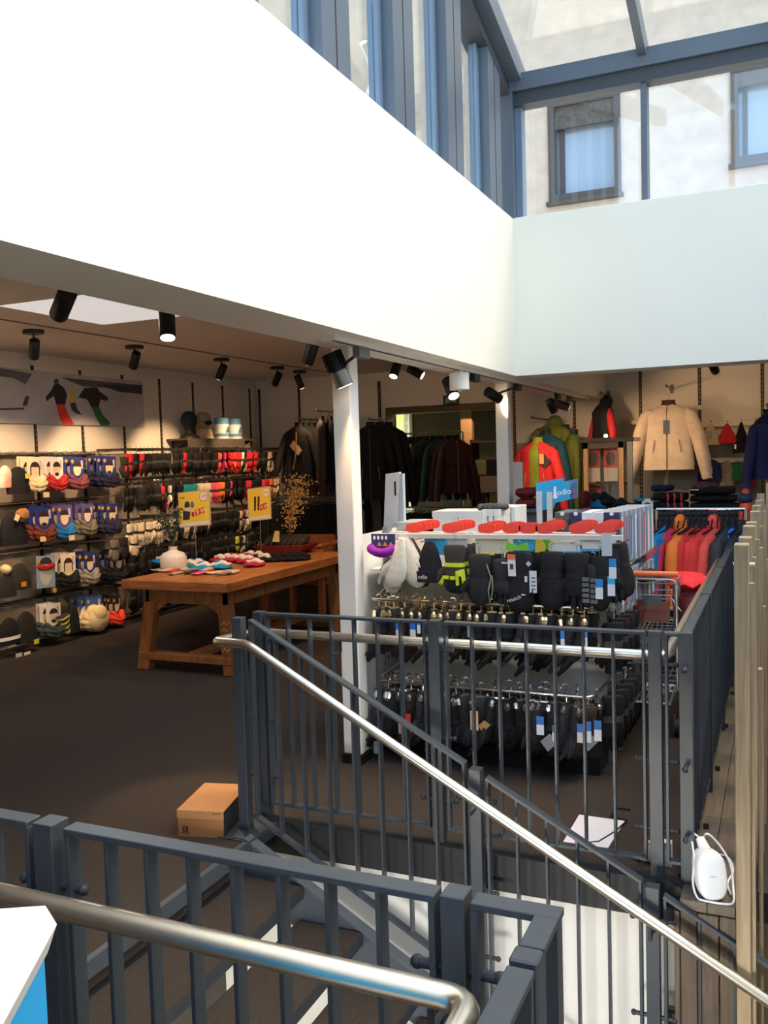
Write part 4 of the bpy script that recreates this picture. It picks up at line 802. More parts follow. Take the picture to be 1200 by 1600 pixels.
for k in range(1, 20): dup(tp, (-6.22+.07*k, 10.3, zr-.04), 1.2+rg.uniform(-.25, .25), ORD(k)+' black ski trousers from the left on the low back wall rail')
# green exit sign over the doorway
e0 = Yp(692, 618, BY-.03); e1 = Yp(717, 633, BY-.03); EX = T('exit_sign', 'small dark green exit sign on the wall above the doorway', 'sign', (e0.x, BY, e1.z))
build('plate', M().ab((e0.x, BY-.03, e1.z), (e1.x, BY-.002, e0.z)), mat('1f4a36', .5), EX)
ex = (e0.x+e1.x)/2; ez = (e0.z+e1.z)/2
build('arrow', M().prism([(ex+.01, BY-.031, ez-.02), (ex+.05, BY-.031, ez-.02), (ex+.05, BY-.031, ez-.04), (ex+.08, BY-.031, ez), (ex+.05, BY-.031, ez+.04), (ex+.05, BY-.031, ez+.02), (ex+.01, BY-.031, ez+.02)], (0, -.001, 0)), mat('8fae98', .5), EX)
build('running_figure', M().prism([(ex-.07, BY-.031, ez-.045), (ex-.05, BY-.031, ez-.045), (ex-.04, BY-.031, ez-.01), (ex-.02, BY-.031, ez-.03), (ex-.01, BY-.031, ez-.02), (ex-.03, BY-.031, ez+.03), (ex-.055, BY-.031, ez+.045), (ex-.075, BY-.031, ez+.02)], (0, -.001, 0)), mat('8fae98', .5), EX)
# ------------------------------------------------------------------ room beyond the doorway
RD = mat('54463b', .8, 0, .05, 3)
wb = M(); wb.ab((LX, 14.2, 0), (-6.2, 14.3, CZ)); wb.ab((-6.2, 14.2, 2.66), (-5.72, 14.3, CZ)); wb.ab((-5.72, 14.2, 0), (2.6, 14.3, CZ)); ST('wall_far', wb, RD)
gd = T('window_2', '', '', (-5.8, 14.2, 0)); gd['kind'] = 'structure'; del gd['label']; del gd['category']
gd.name = 'window_2'
build('frame', M().ab((-6.2, 14.18, 0), (-6.15, 14.32, 2.66)).ab((-5.77, 14.18, 0), (-5.72, 14.32, 2.66)).ab((-6.15, 14.18, 2.6), (-5.77, 14.32, 2.66)), mat('d8cfc0', .5), gd); build('pane', M().ab((-6.15, 14.24, .02), (-5.77, 14.25, 2.6)), GLASS, gd)
for z in (.02,): build('sill', M().ab((-6.2, 14.15, 0), (-5.72, 14.3, .75)), mat('a0633a', .6), gd)
bk = T('birch_tree', 'pale birch trunk outdoors seen through the far window', 'tree', (-7.4, 18, -.4)); build('trunk', M().tube([(-7.45, 18, -.4), (-7.4, 18, 1.5), (-7.3, 18, 4)], [.14, .1, .07], 10), mat('c9c2b4', .8, 0, .4, 8), bk, smooth=True)
build('branch', M().tube([(-7.4, 18, 1.4), (-7.7, 18.1, 2.4), (-7.9, 18, 3.2)], [.06, .04, .02], 8).tube([(-7.38, 18, 1.9), (-7.1, 18, 2.7)], [.05, .02], 8), mat('b9b2a4', .8, 0, .4, 8), bk, smooth=True)
hl = M(); hl.prism([(-40, 30, -.4), (10, 30, -.4), (10, 55, 9), (-40, 55, 9)], (0, .1, -.3)); ST('ground_slope', hl, mat('a8b04a', .9, 0, .4, .35))
def rack2(label, x0, x1, y, z, cols, n, H):
    R2 = T('clothes_rail', label, 'clothes rail', ((x0+x1)/2, y, 0)); build('rail', M().cyl((x0, y, z), (x1, y, z), .014, n=8), RAIL, R2, smooth=True)
    for x in (x0, x1): build('upright', M().cyl((x, y+.05, 0), (x, y+.05, z), .014, n=8), RAIL, R2, smooth=True)
    return R2
ra_ = rack2('tall clothes rail of dark jackets in the room beyond the doorway', -5.15, -4.2, 12.3, 2.06, None, 8, 1.)
cz = [('black', BKJ), ('black', BKJ2), ('white striped black', BKJ), ('navy', DKB), ('black', BKJ), ('navy', DKB), ('maroon', MRN), ('dark maroon', MRN)]
for k, (n_, c_) in enumerate(cz):
    j = jacket(['first', 'second', 'third', 'fourth', 'fifth', 'sixth', 'seventh', 'eighth'][k]+f' jacket from the left on the far room upper rail, {n_}', (c_, BKJ2, RAIL, WHT if k == 2 else c_), .5, .8, .2, .7, (-5.05+.112*k, 12.25-.04*(k % 2), 1.98), group='dark jackets on the far upper rail')
rb_ = rack2('low clothes rail of dark trousers in the room beyond the doorway', -5.0, -3.9, 11.9, 1.0, None, 8, .8)
for k in range(14): dup(tp, (-4.95+.075*k, 11.9, .97), .9+rg.uniform(-.3, .3), ORD(k)+' black trousers from the left on the low rail beyond the doorway', 'black trousers beyond the doorway')
S('room_partition', M().ab((-4.52, 13.2, 0), (-4.34, 13.3, 2.7)), mat('9a7a5c', .7), 'brown partition panel at the right side of the far room', 'partition')
BS = T('goods_shelf', 'dim shelf of boxes at the far right behind the doorway', 'shelf', (-3.9, 13.1, 0))
for z in (.4, .9, 1.4, 1.9): build('board', M().ab((-4.26, 12.9, z), (-3.5, 13.3, z+.025)), mat('4a3a2c', .6), BS)
for x in (-4.28, -3.5): build('side', M().ab((x, 12.9, 0), (x+.02, 13.3, 1.95)), mat('4a3a2c', .6), BS)
for k in range(6): S('storage_box', M().ab((-4.22+.22*(k % 3), 12.92, 1.425+.5*(k//3)-.5), (-4.04+.22*(k % 3), 13.2, 1.425+.5*(k//3)-.28)), mat(['2c2620', '8a6a40', '3a3028', 'c9b48a', '2a2a2c', '6a4a34'][k], .7), ['black', 'tan', 'dark brown', 'cream', 'charcoal', 'reddish brown'][k]+' box on the dim shelf beyond the doorway', 'box', 'boxes beyond the doorway')
# ------------------------------------------------------------------ glove gondola
GF, GB = 4.58, 5.0                                # front of the hanging bars, back panel
LG_ = mat('c9cccb', .45, .2); LGD = mat('8d9194', .45, .3); BACKP = mat('e2dfd6', .7)
GD = T('glove_gondola', 'light grey shop gondola holding three tiers of gloves behind the balustrade', 'display stand', (-1.5, 5.0, 0))
gl, gr = -2.20, -.885
build('back_panel', M().ab((gl, GB, .02), (gr, GB+.03, 1.27)), BACKP, GD)
for x in (gl-.02, gr): 
    u_ = build('upright', M().ab((x, GB-.03, 0), (x+.035, GB+.035, 1.30)), LGD, GD)
    build('slot', (lambda m_: [m_.box((x+.017, GB-.031, .2+.05*q), (.008, .002, .028)) for q in range(21)] and m_)(M()), MBLACK, u_)['kind'] = 'stuff'
build('side_panel', M().ab((gl-.03, GF+.02, .04), (gl-.02, GB+.5, 1.28)), mat('e2e1dc', .6), GD)
build('base', M().ab((gl, GF+.14, 0), (gr, GB+.03, .10)), MBLACK, GD)
build('top_beam', M().ab((-2.11, GF+.0, 1.272), (-.73, GF+.025, 1.296)), mat('d6d2c8', .5), GD)
build('top_shelf', M().ab((gl, GF+.16, 1.05), (gr-.0, GB+1.3, 1.075)), LG_, GD)
for z, n in ((1.215, 'upper'), (.922, 'middle'), (.458, 'lower')):
    if n != 'upper':
        build('hanging_bar', M().tube(rnd([(-2.13, GB, z+.02), (-2.13, GF, z), (-.895, GF, z), (-.85, GB, z+.02)], .04), .0095, 10), CHROME, GD, smooth=True)
        build('bar_bracket', M().prism([(-2.13, GB, z+.09), (-2.13, GF+.04, z), (-2.13, GB, z-.02)], (.006, 0, 0)), LGD, GD)
    else:
        for k in range(12): build('prong', M().cyl((-2.06+.118*k, GB, z+.02), (-2.06+.118*k, GF+.03, z+.035), .004, n=6), WIRE, GD)
pp = Yp(950, 850, GF-.02); S('price_holder', M().ab((pp.x-.03, GF-.03, pp.z-.06), (pp.x+.02, GF-.022, pp.z+.055)), mat('c4cccf', .4), 'grey acrylic price holder at the right end of the gondola beam', 'price holder')
# red price tabs standing along the beam
RT_ = mat('e8473a', .45, 0, .05, 20)
grp = ['first', 'second', 'third', 'fourth', 'fifth', 'sixth', 'seventh']
for gi, (x, n) in enumerate(((635, 5), (692, 5), (748, 4), (786, 3), (812, 2), (838, 5), (890, 5), (930, 5))):
    b0 = Yp(x, 826, GF+.06)
    for k in range(n):
        y = GF+.06+.07*k; xx = b0.x+.045+.0*k; z = 1.3+.0*k
        m_ = M().prism([V((xx+.05*math.cos(a)*(1 if abs(math.cos(a)) < .9 else 1), y, z+.024+.027*(1 if math.sin(a) > 0 else -1)*abs(math.sin(a))**.5)) for a in [2*PI*q/20 for q in range(20)]], (0, .008, 0))
        S('price_tab', m_, RT_, (['front', 'second', 'third', 'fourth', 'rear'][k]+' red rounded price tab in the %s cluster on top of the gondola beam' % (grp+['last'])[gi]), 'price tab', 'red price tabs, %s cluster' % (grp+['last'])[gi])
def gy(x, y, Y=GF): return Yp(x, y, Y)
CW = mat('ece7da', .6); CBL = mat('4bb4e0', .5); CGR = mat('7cc832', .5); CCR = mat('efe0bc', .6); CYE = mat('ecd84a', .5)
# first tier: individual pieces, each with others behind on the same prong
def headcard(label, x0, y0, x1, y1, m, n, dy=.05, grp_=None, foot=None):
    a = gy(x0, y0); b = gy(x1, y1)
    for k in range(n):
        o = S('header_card', M().ab((a.x+.012*k, GF+.02+dy*k, b.z+.003*k), (b.x+.012*k, GF+.022+dy*k, a.z+.003*k)), m, ['front', 'second', 'third', 'fourth', 'rearmost'][k]+' '+label, 'card', grp_ or label)
        if foot and k == 0: build('printed_edge', M().ab((a.x, GF+.0185, b.z), (b.x, GF+.0198, b.z+.012)), foot, o)
headcard('pale blue glove header card at the left of the gondola', 661, 842, 694, 868, CBL, 5)
headcard('cream glove header card above the black mitten', 741, 840, 771, 868, CCR, 4, foot=CYE)
headcard('cream glove header card in the middle of the top tier', 771, 842, 793, 866, CCR, 3)
headcard('white and blue header card above the right-hand black gloves', 856, 848, 884, 866, CW, 5, foot=CBL)
headcard('white header card near the right end of the top tier', 905, 842, 936, 862, CW, 5, foot=CBL)
headcard('white header card left of the lime panelled glove', 697, 841, 728, 856, CW, 4)
headcard('pale blue header card behind the green hang card', 800, 843, 832, 862, CBL, 4)
headcard('white card between the two plain black gloves', 884, 852, 908, 866, CW, 3, foot=CBL)
a = gy(580, 834); b = gy(618, 870); hb = T('headband_pack', 'navy card pack with purple headband at the left end of the gondola', 'headband', ((a.x+b.x)/2, GF, b.z))
build('card', M().ab((a.x, GF-.002, b.z+.04), (b.x, GF+.002, a.z)), mat('323c66', .6), hb); build('headband', M().tube([V(((a.x+b.x)/2+(b.x-a.x)*.52*math.cos(t), GF+.03*math.sin(t), b.z+.035+.012*math.cos(2*t))) for t in [2*PI*k/24 for k in range(24)]], .026, 8, True), mat('8a2a9a', .8, 0, .15, 40, .2, .2), hb, smooth=True)
for i in range(3): build('orange_print', M().prism([(a.x+.035+.035*i, GF-.003, b.z+.06), (a.x+.065+.035*i, GF-.003, b.z+.06), (a.x+.05+.035*i, GF-.003, b.z+.085)], (0, -.001, 0)), mat('e0834a', .6), hb)
for i in range(4): build('white_print', M().ell((a.x+.02+.024*i, GF-.003, a.z-.022), (.008, .001, .012), 8, 5), WHITEC, hb, world=True)
p = gy(605, 868); g = glove('fleece_scarf', mat('c9c4b2', .9, 0, .15, 40, .3, .2), 'pale grey fleece scarf hanging left of the white mittens', 'scarf', .11, .22, .05, True); g.location = (p.x, GF+.06, p.z)
p = gy(632, 843); MT = T('mitten_pair', 'pair of cream sheepskin mittens with brown lining on the gondola', 'mittens', (p.x, GF, p.z)); MC = mat('efe6d2', .9, 0, .08, 40, .3, .2); MB_ = mat('3d2a22', .9, 0, .3, 40, .3)
for s in (-1, 1):
    for nm, mm, k_, dy, tilt in (('lining', MB_, 1.03, .03, .27), ('mitten', MC, 1., 0, .2)):
        q = M().loft(folds([ering((0, 0, .01), .016, .02), ering((0, 0, -.03), .03, .026), ering((0, 0, -.09), .046*k_, .03), ering((0, 0, -.16), .058*k_, .033), ering((.004*s, 0, -.215), .062*k_, .034), ering((.008*s, 0, -.25), .05*k_, .03), ering((.012*s, 0, -.272*k_), .02, .014)], .03, 3, 5, s))
        q.tube([(s*.03, -.005, -.13), (s*.062, -.012, -.17), (s*.075, -.015, -.21), (s*.073, -.015, -.222)], [.02, .022, .017, .007], 8)
        q.xf(Matrix.Translation((p.x+.012*s, GF+dy+(.014 if s > 0 else -.014), p.z)) @ Matrix.Rotation(-tilt*s, 4, 'Y')); build(nm, q, mm, MT, smooth=True)
p = gy(671, 848); h_ = beanie('black tapering knit hat with white lettering on the gondola', mat('26262b', .9, 0, .15, 60, .2, .2), (p.x, GF, p.z+.01), .165, .225, flat=.35, pointy=True)
textmesh('lettering', 'odlo', .032, mat('e9e4da', .6), h_, frame4((p.x-.03, GF-.039, p.z+.01-.195), (1, -.12, 0), (0, 0, 1)))
build('logo_print', M().prism([(.055, -.034, -.2), (.075, -.032, -.2), (.068, -.034, -.175), (.062, -.034, -.175)], (0, -.001, 0)), mat('e9e4da', .6), h_, world=False)
LIME = mat('d6e832', .5)
p = gy(711, 848); g = glove('ski_glove', mat('3c3632', .7, 0, .2, 50, .2, .3), 'brown and black ski glove with lime panels on the gondola', 'glove', .135, .28, .045, trim=LIME); g.location = (p.x, GF-.01, p.z)
build('lime_panel', M().prism([(.012, -.03, -.15), (.062, -.026, -.135), (.07, -.026, -.215), (.05, -.03, -.215), (.045, -.031, -.175), (.03, -.031, -.178), (.033, -.03, -.225), (.014, -.03, -.228)], (0, -.004, 0)), LIME, g, world=False)
build('lime_knuckle', M().box((-.045, -.028, -.185), (.035, .008, .018)).box((-.005, -.031, -.187), (.028, .008, .018)).ell((-.08, -.012, -.205), (.02, .014, .025), 10, 6), LIME, g, world=False)
build('black_fingers', M().ell((-.005, -.0, -.245), (.055, .024, .03), 12, 8), BLACKC, g, smooth=True, world=False)
for k in range(3): dup(g, (p.x+.025*(k+1), GF+.06*(k+1), p.z), 0, ['second', 'third', 'rearmost'][k]+' lime panelled ski glove behind the front one on the gondola', 'lime panelled gloves')
def biggl(label, x, y, w, h, mit=False, col=BLACKC, n=2, dx=.012, **k):
    p = gy(x, y); g = glove('ski_mitten' if mit else 'ski_glove', col, label, 'glove', w, h, .06, mit, trim=BLACK2, **k); g.location = (p.x, GF-.015, p.z)
    for i in range(n): dup(g, (p.x+dx*(i+1), GF+.075*(i+1), p.z+.002*i), .12*((-1)**i), ['second', 'third'][i]+' glove behind the '+' '.join(label.split()[:10]), 'gloves behind the '+label)
    return g
g = biggl('big black padded mitten with grey drawcord on the gondola', 750, 862, .135, .285, True, mat('262529', .7, 0, .2, 30, .3, .35))
build('drawcord', M().tube([(.05, -.035, -.06), (.075, -.04, -.13), (.06, -.045, -.2), (.065, -.04, -.27), (.08, -.03, -.2), (.078, -.03, -.12)], .0035, 6), mat('8f8f7c', .6), g, world=False)
biggl('dark navy ski glove between the black mitten and the tagged glove', 786, 870, .115, .26, False, mat('1d1f2b', .75, 0, .2, 40))
g = biggl('black ski glove with orange swing tag and green hang card', 812, 858, .155, .33, True, mat('1c1c20', .75, 0, .2, 40, .2, .3))
p = gy(812, 858); build('hang_card', M().prism([(-.062, -.035, .0), (.062, -.035, .0), (.055, -.035, .04), (.03, -.035, .035), (0, -.035, .02), (-.03, -.035, .035), (-.055, -.035, .042)], (0, .003, 0)), CGR, g, world=False)
build('swing_tag', M().prism([(-.045, -.05, -.135), (-.005, -.05, -.135), (-.008, -.05, -.022), (-.05, -.05, -.02)], (0, .002, 0)), CW, g, world=False); build('tag_top', M().prism([(-.048, -.0515, -.048), (-.0075, -.0515, -.048), (-.008, -.0515, -.022), (-.05, -.0515, -.02)], (0, .001, 0)), mat('ee7048', .5), g, world=False)
build('tag_barcode', M().box((-.027, -.0515, -.085), (.018, .001, .028)), mat('3a3a40', .6), g, world=False)
build('diamond_badge', M().prism([(.045, -.04, -.07), (.06, -.04, -.055), (.075, -.04, -.07), (.06, -.04, -.085)], (0, -.002, 0)), mat('c9ccd0', .5), g, world=False)
textmesh('lettering', 'reusch', .03, mat('e4e2dc', .6), g, frame4((-.02, -.045, -.255), (1, 0, .35), (0, 0, 1)))
for ch in KIDS[g.name]:
    if ch.name.startswith('lettering'): pass
build('white_badge', M().box((-.07, -.036, -.068), (.03, .003, .008)).box((.03, -.042, -.232), (.02, .003, .007)).box((.045, -.04, -.15), (.014, .003, .03)), mat('d9d9d6', .6), g, world=False)
lt = gy(836, 890); tg2 = T('barcode_tag', 'white barcode tag hanging right of the green-carded glove', 'tag', (lt.x, GF-.05, lt.z-.12)); build('card', M().ab((lt.x-.018, GF-.05, lt.z-.115), (lt.x+.02, GF-.048, lt.z)), mat('dfe3e2', .6), tg2)
for k in range(4): build('barcode_print', M().ab((lt.x-.008, GF-.0512, lt.z-.10+.02*k), (lt.x+.014, GF-.0505, lt.z-.094+.02*k)), mat('55585c', .6), tg2)
for k in range(4):
    p = gy(843+8*k, 850); o = S('hang_card', M().prism([(p.x-.04, GF+.05+.04*k, p.z-.05), (p.x+.012, GF+.05+.04*k, p.z-.05), (p.x+.02, GF+.05+.04*k, p.z-.02), (p.x-.0, GF+.05+.04*k, p.z+.02), (p.x-.03, GF+.05+.04*k, p.z+.02)], (0, .003, 0)), CGR if k % 2 else CYE, ['first yellow', 'first green', 'second yellow', 'second green'][k]+' curved hang card behind the tagged black glove', 'card', 'curved hang cards')
biggl('plain black ski glove with rectangular cuff patch, second from the right front', 862, 858, .145, .315, True, mat('17181c', .75, 0, .2, 40, .2, .3))
biggl('plain black ski glove with a small round badge, rightmost large one', 902, 860, .145, .31, False, mat('1a1a1e', .75, 0, .2, 40, .2, .3))
g = biggl('black glove showing grey ribbed palm grips on the gondola', 927, 876, .085, .23, True, mat('1b1b1e', .7))
GRP = mat('5b5f64', .55)
for k in range(5): build('palm_grip', M().box((-.03, -.037, -.09-.027*k), (.034, .01, .019)).box((.012, -.037, -.094-.027*k), (.034, .01, .019)), GRP, g, world=False)
BT_ = mat('2386cf', .5); WT_ = mat('dfe4e6', .5); CY_ = mat('2fb0dc', .5)
for i, (x, y, n_, w) in enumerate(((938, 868, 'left', .10), (950, 858, 'middle', .11), (962, 850, 'right', .11))):
    p = gy(x, y); g = glove('ski_glove', mat('17171b', .75, 0, .2, 40, .2, .3), f'black ski glove with blue and white tag, {n_} one at the gondola end', 'glove', w, .29, .05, i != 1, trim=BLACK2); g.location = (p.x, GF-.02+.03*i, p.z+.01); g.rotation_euler = (0, -.08*i, .25*i)
    tx, ty = ((936, 905), (955, 900), (957, 873))[i]; q = gy(tx, ty, GF-.07)
    t_ = T('swing_tag', f'blue over white swing tag, {n_} of three at the gondola end', 'tag', (q.x, GF-.07, q.z-.1)); build('upper_half', M().ab((q.x-.018, GF-.07, q.z-.042), (q.x+.018, GF-.068, q.z)), CY_ if i == 1 else BT_, t_); build('lower_half', M().ab((q.x-.018, GF-.071, q.z-.1), (q.x+.018, GF-.069, q.z-.042)), WT_, t_)
for k in range(4):
    p = gy(944+5*k, 866+6*k); g = dup(gp['black'], (p.x-.01*k, GF+.1+.09*k, p.z), .6, ORD(k)+' black ski glove behind the tagged ones at the gondola right end', 'black gloves at the gondola end', 1.25)
# second and third tier: black gloves on clips along the bars
tone = [('black', '18181b'), ('charcoal', '2e2d32'), ('brown black', '2f2622')]
for ti, (z, hh, n) in enumerate(((.922, .33, 22), (.458, .36, 24))):
    nm = ('middle', 'lowest')[ti]; pr = []
    for (tn, hx) in tone:
        pr.append((tn, glove('ski_glove', mat(hx, .72, 0, .25, 40, .3, .35), f'{tn} glove on a metal clip along the {nm} bar of the gondola', 'glove', .10, hh, .06, False, .11, trim=BLACK2, clip=GOLD if ti == 0 else WIRE, group=f'{tn} gloves on the {nm} bar')))
    usedp = set()
    for row in range(2):
        for k in range(n):
            x = -2.09+(1.19)*(k+.5*row)/(n-.5)
            tn, g0 = pr[rg.choice((0, 0, 0, 1, 1, 2))]; loc = (x+rg.uniform(-.012, .012), GF+.005+.11*row, z-.035); rz = 1.15+rg.uniform(-.95, .65)
            lab = f'{tn} glove, {ORD(k)} from the left in the '+('front' if row == 0 else 'rear')+f' layer on the {nm} gondola bar'
            if tn in usedp: o = dup(g0, loc, rz, lab, None, rg.uniform(.88, 1.06))
            else: usedp.add(tn); o = g0; o.location = loc; o.rotation_euler = (0, 0, rz); o['label'] = lab
            o['group'] = f'gloves on the {nm} gondola bar'; o.rotation_euler.y = rg.uniform(-.16, .16)
# swing tags seen among the lower tiers
for (x, y, w, h, c1, c2, lab, Y) in (
 (622, 985, 8, 22, '2f6fd0', 'd9dde0', 'blue and white tag, leftmost on the middle bar', GF-.06), (645, 985, 9, 26, '2f6fd0', 'e4e4e2', 'blue and white tag second from left on the middle bar', GF-.06), (654, 978, 6, 24, '3d8fe0', 'e4e4e2', 'narrow blue tag beside the balustrade post, middle bar', GF-.06),
 (735, 985, 10, 22, '7f9cc0', '9aa0a6', 'grey blue tag in the centre of the middle bar', GF-.06), (879, 1000, 7, 36, '2386d8', 'e6eaec', 'blue and white tag third from right on the middle bar', GF-.06), (913, 998, 10, 38, '2f96e4', 'e6eaec', 'large blue and white tag at the right of the middle bar', GF-.06),
 (741, 1126, 13, 31, 'e8bd92', 'e8bd92', 'tan cardboard tag on the lowest bar', GF-.08), (638, 1130, 8, 30, 'c8352c', 'c8352c', 'red tag at the left of the lowest bar', GF-.07), (626, 1135, 8, 24, 'b58c78', 'b58c78', 'pinkish tag at the far left of the lowest bar', GF-.07), (588, 1168, 8, 20, '7d8084', '9a9ea0', 'grey tag hanging by the column foot', GF-.07),
 (844, 1134, 12, 30, '2f78c8', 'e2e6ea', 'blue and white tag, left one on the lowest bar', GF-.08), (866, 1146, 7, 26, '3d5f88', 'd8dce0', 'slim blue and white tag behind a baluster, lowest bar', GF-.08), (906, 1146, 9, 30, '2f78c8', 'e6dcd6', 'blue and white tag, third from right on the lowest bar', GF-.08), (919, 1144, 10, 34, '2f78c8', 'dfe4ea', 'blue and white tag, second from right on the lowest bar', GF-.085), (934, 1142, 12, 33, '2f78c8', 'e8ecf2', 'blue and white tag, rightmost on the lowest bar', GF-.09)):
    a = Yp(x-w/2, y-h/2, Y); b = Yp(x+w/2, y+h/2, Y); t_ = T('swing_tag', lab, 'tag', ((a.x+b.x)/2, Y, b.z)); mz = a.z+(b.z-a.z)*.45
    build('upper_half', M().ab((a.x, Y, mz), (b.x, Y+.002, a.z)), mat(c1, .5), t_); build('lower_half', M().ab((a.x, Y, b.z), (b.x, Y+.002, mz)), mat(c2, .5), t_)
for (x, y, s, lab) in ((859, 1160, .042, 'grey square card tilted beside the left lowest tag'), (922, 1160, .04, 'grey square card tilted behind the right lowest tags'), (757, 1135, .03, 'tan folded card beside the cardboard tag')):
    p = Yp(x, y, GF-.065); S('card', M().prism([(p.x-s*1.2, GF-.065, p.z), (p.x, GF-.065, p.z+s*1.1), (p.x+s*1.1, GF-.065, p.z+.01), (p.x-.01, GF-.065, p.z-s*1.2)], (0, .002, 0)), mat('8b8e92' if x != 757 else 'b98a55', .6), lab, 'card')
# tall white end panel and the other half of the gondola with boxes and the blue sign
a = Yp(590, 832, 5.3); b = Yp(626, 740, 5.3); EP = T('end_panel', 'tall white display panel rising behind the left end of the gondola', 'panel', ((a.x+b.x)/2, 5.3, 1.05))
build('board', M().prism([(a.x+.03, 5.3, 1.08), (a.x+.12, 5.3, 1.08), (b.x-.01, 5.3, b.z+.01), (b.x-.105, 5.3, b.z)], (0, .03, 0)), WHITEP, EP); build('side_frame', M().ab((b.x-.05, 5.302, 1.08), (b.x+.012, 5.34, b.z)), mat('c3ccd0', .5), EP); build('slot', M().ab((b.x-.045, 5.297, b.z-.14), (b.x-.035, 5.301, b.z-.05)), MBLACK, EP)
S('ledge_strip', M().ab((a.x+.16, 5.2, 1.27), (a.x+.34, 5.5, 1.31)), LG_, 'light grey shelf rail beside the tall white display panel', 'shelf rail')
def sbox(label, x0, x1, y0, y1, z0, z1, c, lab2=None, grp_=None):
    r = T('shoe_box', label, 'box', ((x0+x1)/2, (y0+y1)/2, z0), grp_); build('body', M().ab((x0, y0, z0), (x1, y1, z1)), mat(c, .55), r, bevel=.002); build('lid', M().ab((x0-.003, y0-.003, z1-.035), (x1+.003, y1+.003, z1+.004)), mat(c if c != '4a4a48' else '5a5a58', .5), r)
    if lab2: build('label_print', M().ab((x0+.01, y0-.005, z0+.02), (x1-.01, y0-.003, z0+.06)), mat(lab2, .5), r)
    return r
a = Yp(676, 800, 5.35); b = Yp(757, 832, 5.35); zt_ = a.z; w = (b.x-a.x)/2
for k in range(5): sbox(['front left', 'front right', 'third', 'fourth', 'fifth'][k]+' pale grey shoe box on the gondola behind the red tabs', a.x+w*(k if k < 2 else 1.9+.22*(k-2)), a.x+w*(k+1 if k < 2 else 2.1+.22*(k-2))-.004, 5.35+(.02 if k > 1 else 0), 5.62, 1.076, zt_+.008*(k > 1), 'd9dad8', '9cc8e0' if k < 2 else None)
for k in range(6): S('flat_carton', M().ab((a.x+2.62*w+.028*k-.16, 5.66+.0*k, 1.076), (a.x+2.62*w+.028*k-.135, 5.95, zt_+.01)), mat(['dfe1e2', 'b9c2cc', 'e6e4e0', 'c9d0d6', 'd9c2bc', 'e2e4e6'][k], .5), ['pale', 'blue grey', 'cream', 'light grey', 'pinkish', 'white'][k]+' flat carton standing behind the pale shoe boxes', 'carton', 'flat cartons behind the shoe boxes')
kg = Yp(770, 797, 5.45); r = T('knit_bundle', 'dark grey knitted bundle lying on the pale shoe boxes', 'knitwear', (kg.x, 5.45, zt_)); 
for k in range(6): build('roll', M().ell((kg.x-.075+.03*k, 5.45+.01*(k % 2), zt_+.024), (.026, .05, .027-.002*abs(k-2)), 12, 8), mat('4a4b48', .9, 0, .35, 60, .4, .2), r, smooth=True)
build('ring', M().tube([(kg.x-.04, 5.45, zt_+.04), (kg.x-.035, 5.45, zt_+.085)], .003, 5), MBLACK, r)
# blue sign on two grey posts
Ys = 5.6
SG = T('brand_sign', 'bright blue two-panel shop sign on grey posts above the gondola', 'sign', (Yp(868, 800, Ys).x, Ys, 1.08))
P1 = [Yp(x, y, Ys) for x, y in ((861, 787), (903, 777), (903, 748), (861, 757))]; P2 = [Yp(x, y, Ys) for x, y in ((834, 800), (861, 795), (878, 747), (834, 755))]
SB = mat('2ea6dc', .4)
build('front_panel', M().prism([(p.x, Ys-.02, p.z) for p in P1], (0, .012, 0)), SB, SG); build('rear_panel', M().prism([(p.x, Ys+.06, p.z) for p in P2], (0, .012, 0)), mat('35aee2', .4), SG)
e0 = Yp(890, 779, Ys); e1 = Yp(903, 749, Ys); build('photo_print', M().prism([(p.x, Ys-.0215, p.z) for p in (Yp(892, 780, Ys), Yp(902.6, 777.5, Ys), Yp(902.6, 749, Ys), Yp(892, 751, Ys))], (0, .001, 0)), mat('56618a', .5, 0, .5, 30), SG)
c_ = Yp(882.5, 768.5, Ys); textmesh('lettering', 'odlo', .05, mat('f2f8fa', .4), SG, frame4((c_.x, Ys-.0215, c_.z), (1, 0, .11), (0, 0, 1)))
c_ = Yp(869, 769, Ys); build('logo_print', M().prism([(c_.x-.014, Ys-.0215, c_.z-.042), (c_.x+.014, Ys-.0215, c_.z-.034), (c_.x+.006, Ys-.0215, c_.z-.01), (c_.x+.004, Ys-.0215, c_.z+.042), (c_.x-.01, Ys-.0215, c_.z+.034)], (0, -.001, 0)), mat('f2f8fa', .4), SG)
for (x, y0, y1, dy) in ((843, 768, 828, 0), (859, 769, 828, 0)):
    a = Yp(x-4.5, y0, Ys-.04); b = Yp(x+4.5, y1, Ys-.04); po = build('post', M().ab((a.x, Ys-.05, 1.08), (b.x, Ys-.03, a.z)), LG_, SG); build('rivet', M().cyl(((a.x+b.x)/2, Ys-.053, 1.21), ((a.x+b.x)/2, Ys-.05, 1.21), .006, n=10), LGD, po)
a = Yp(866, 800, Ys); b = Yp(903, 785, Ys); build('ledge', M().ab((a.x, Ys-.03, 1.08), (b.x, Ys+.5, 1.31)), mat('a9adab', .5), SG)
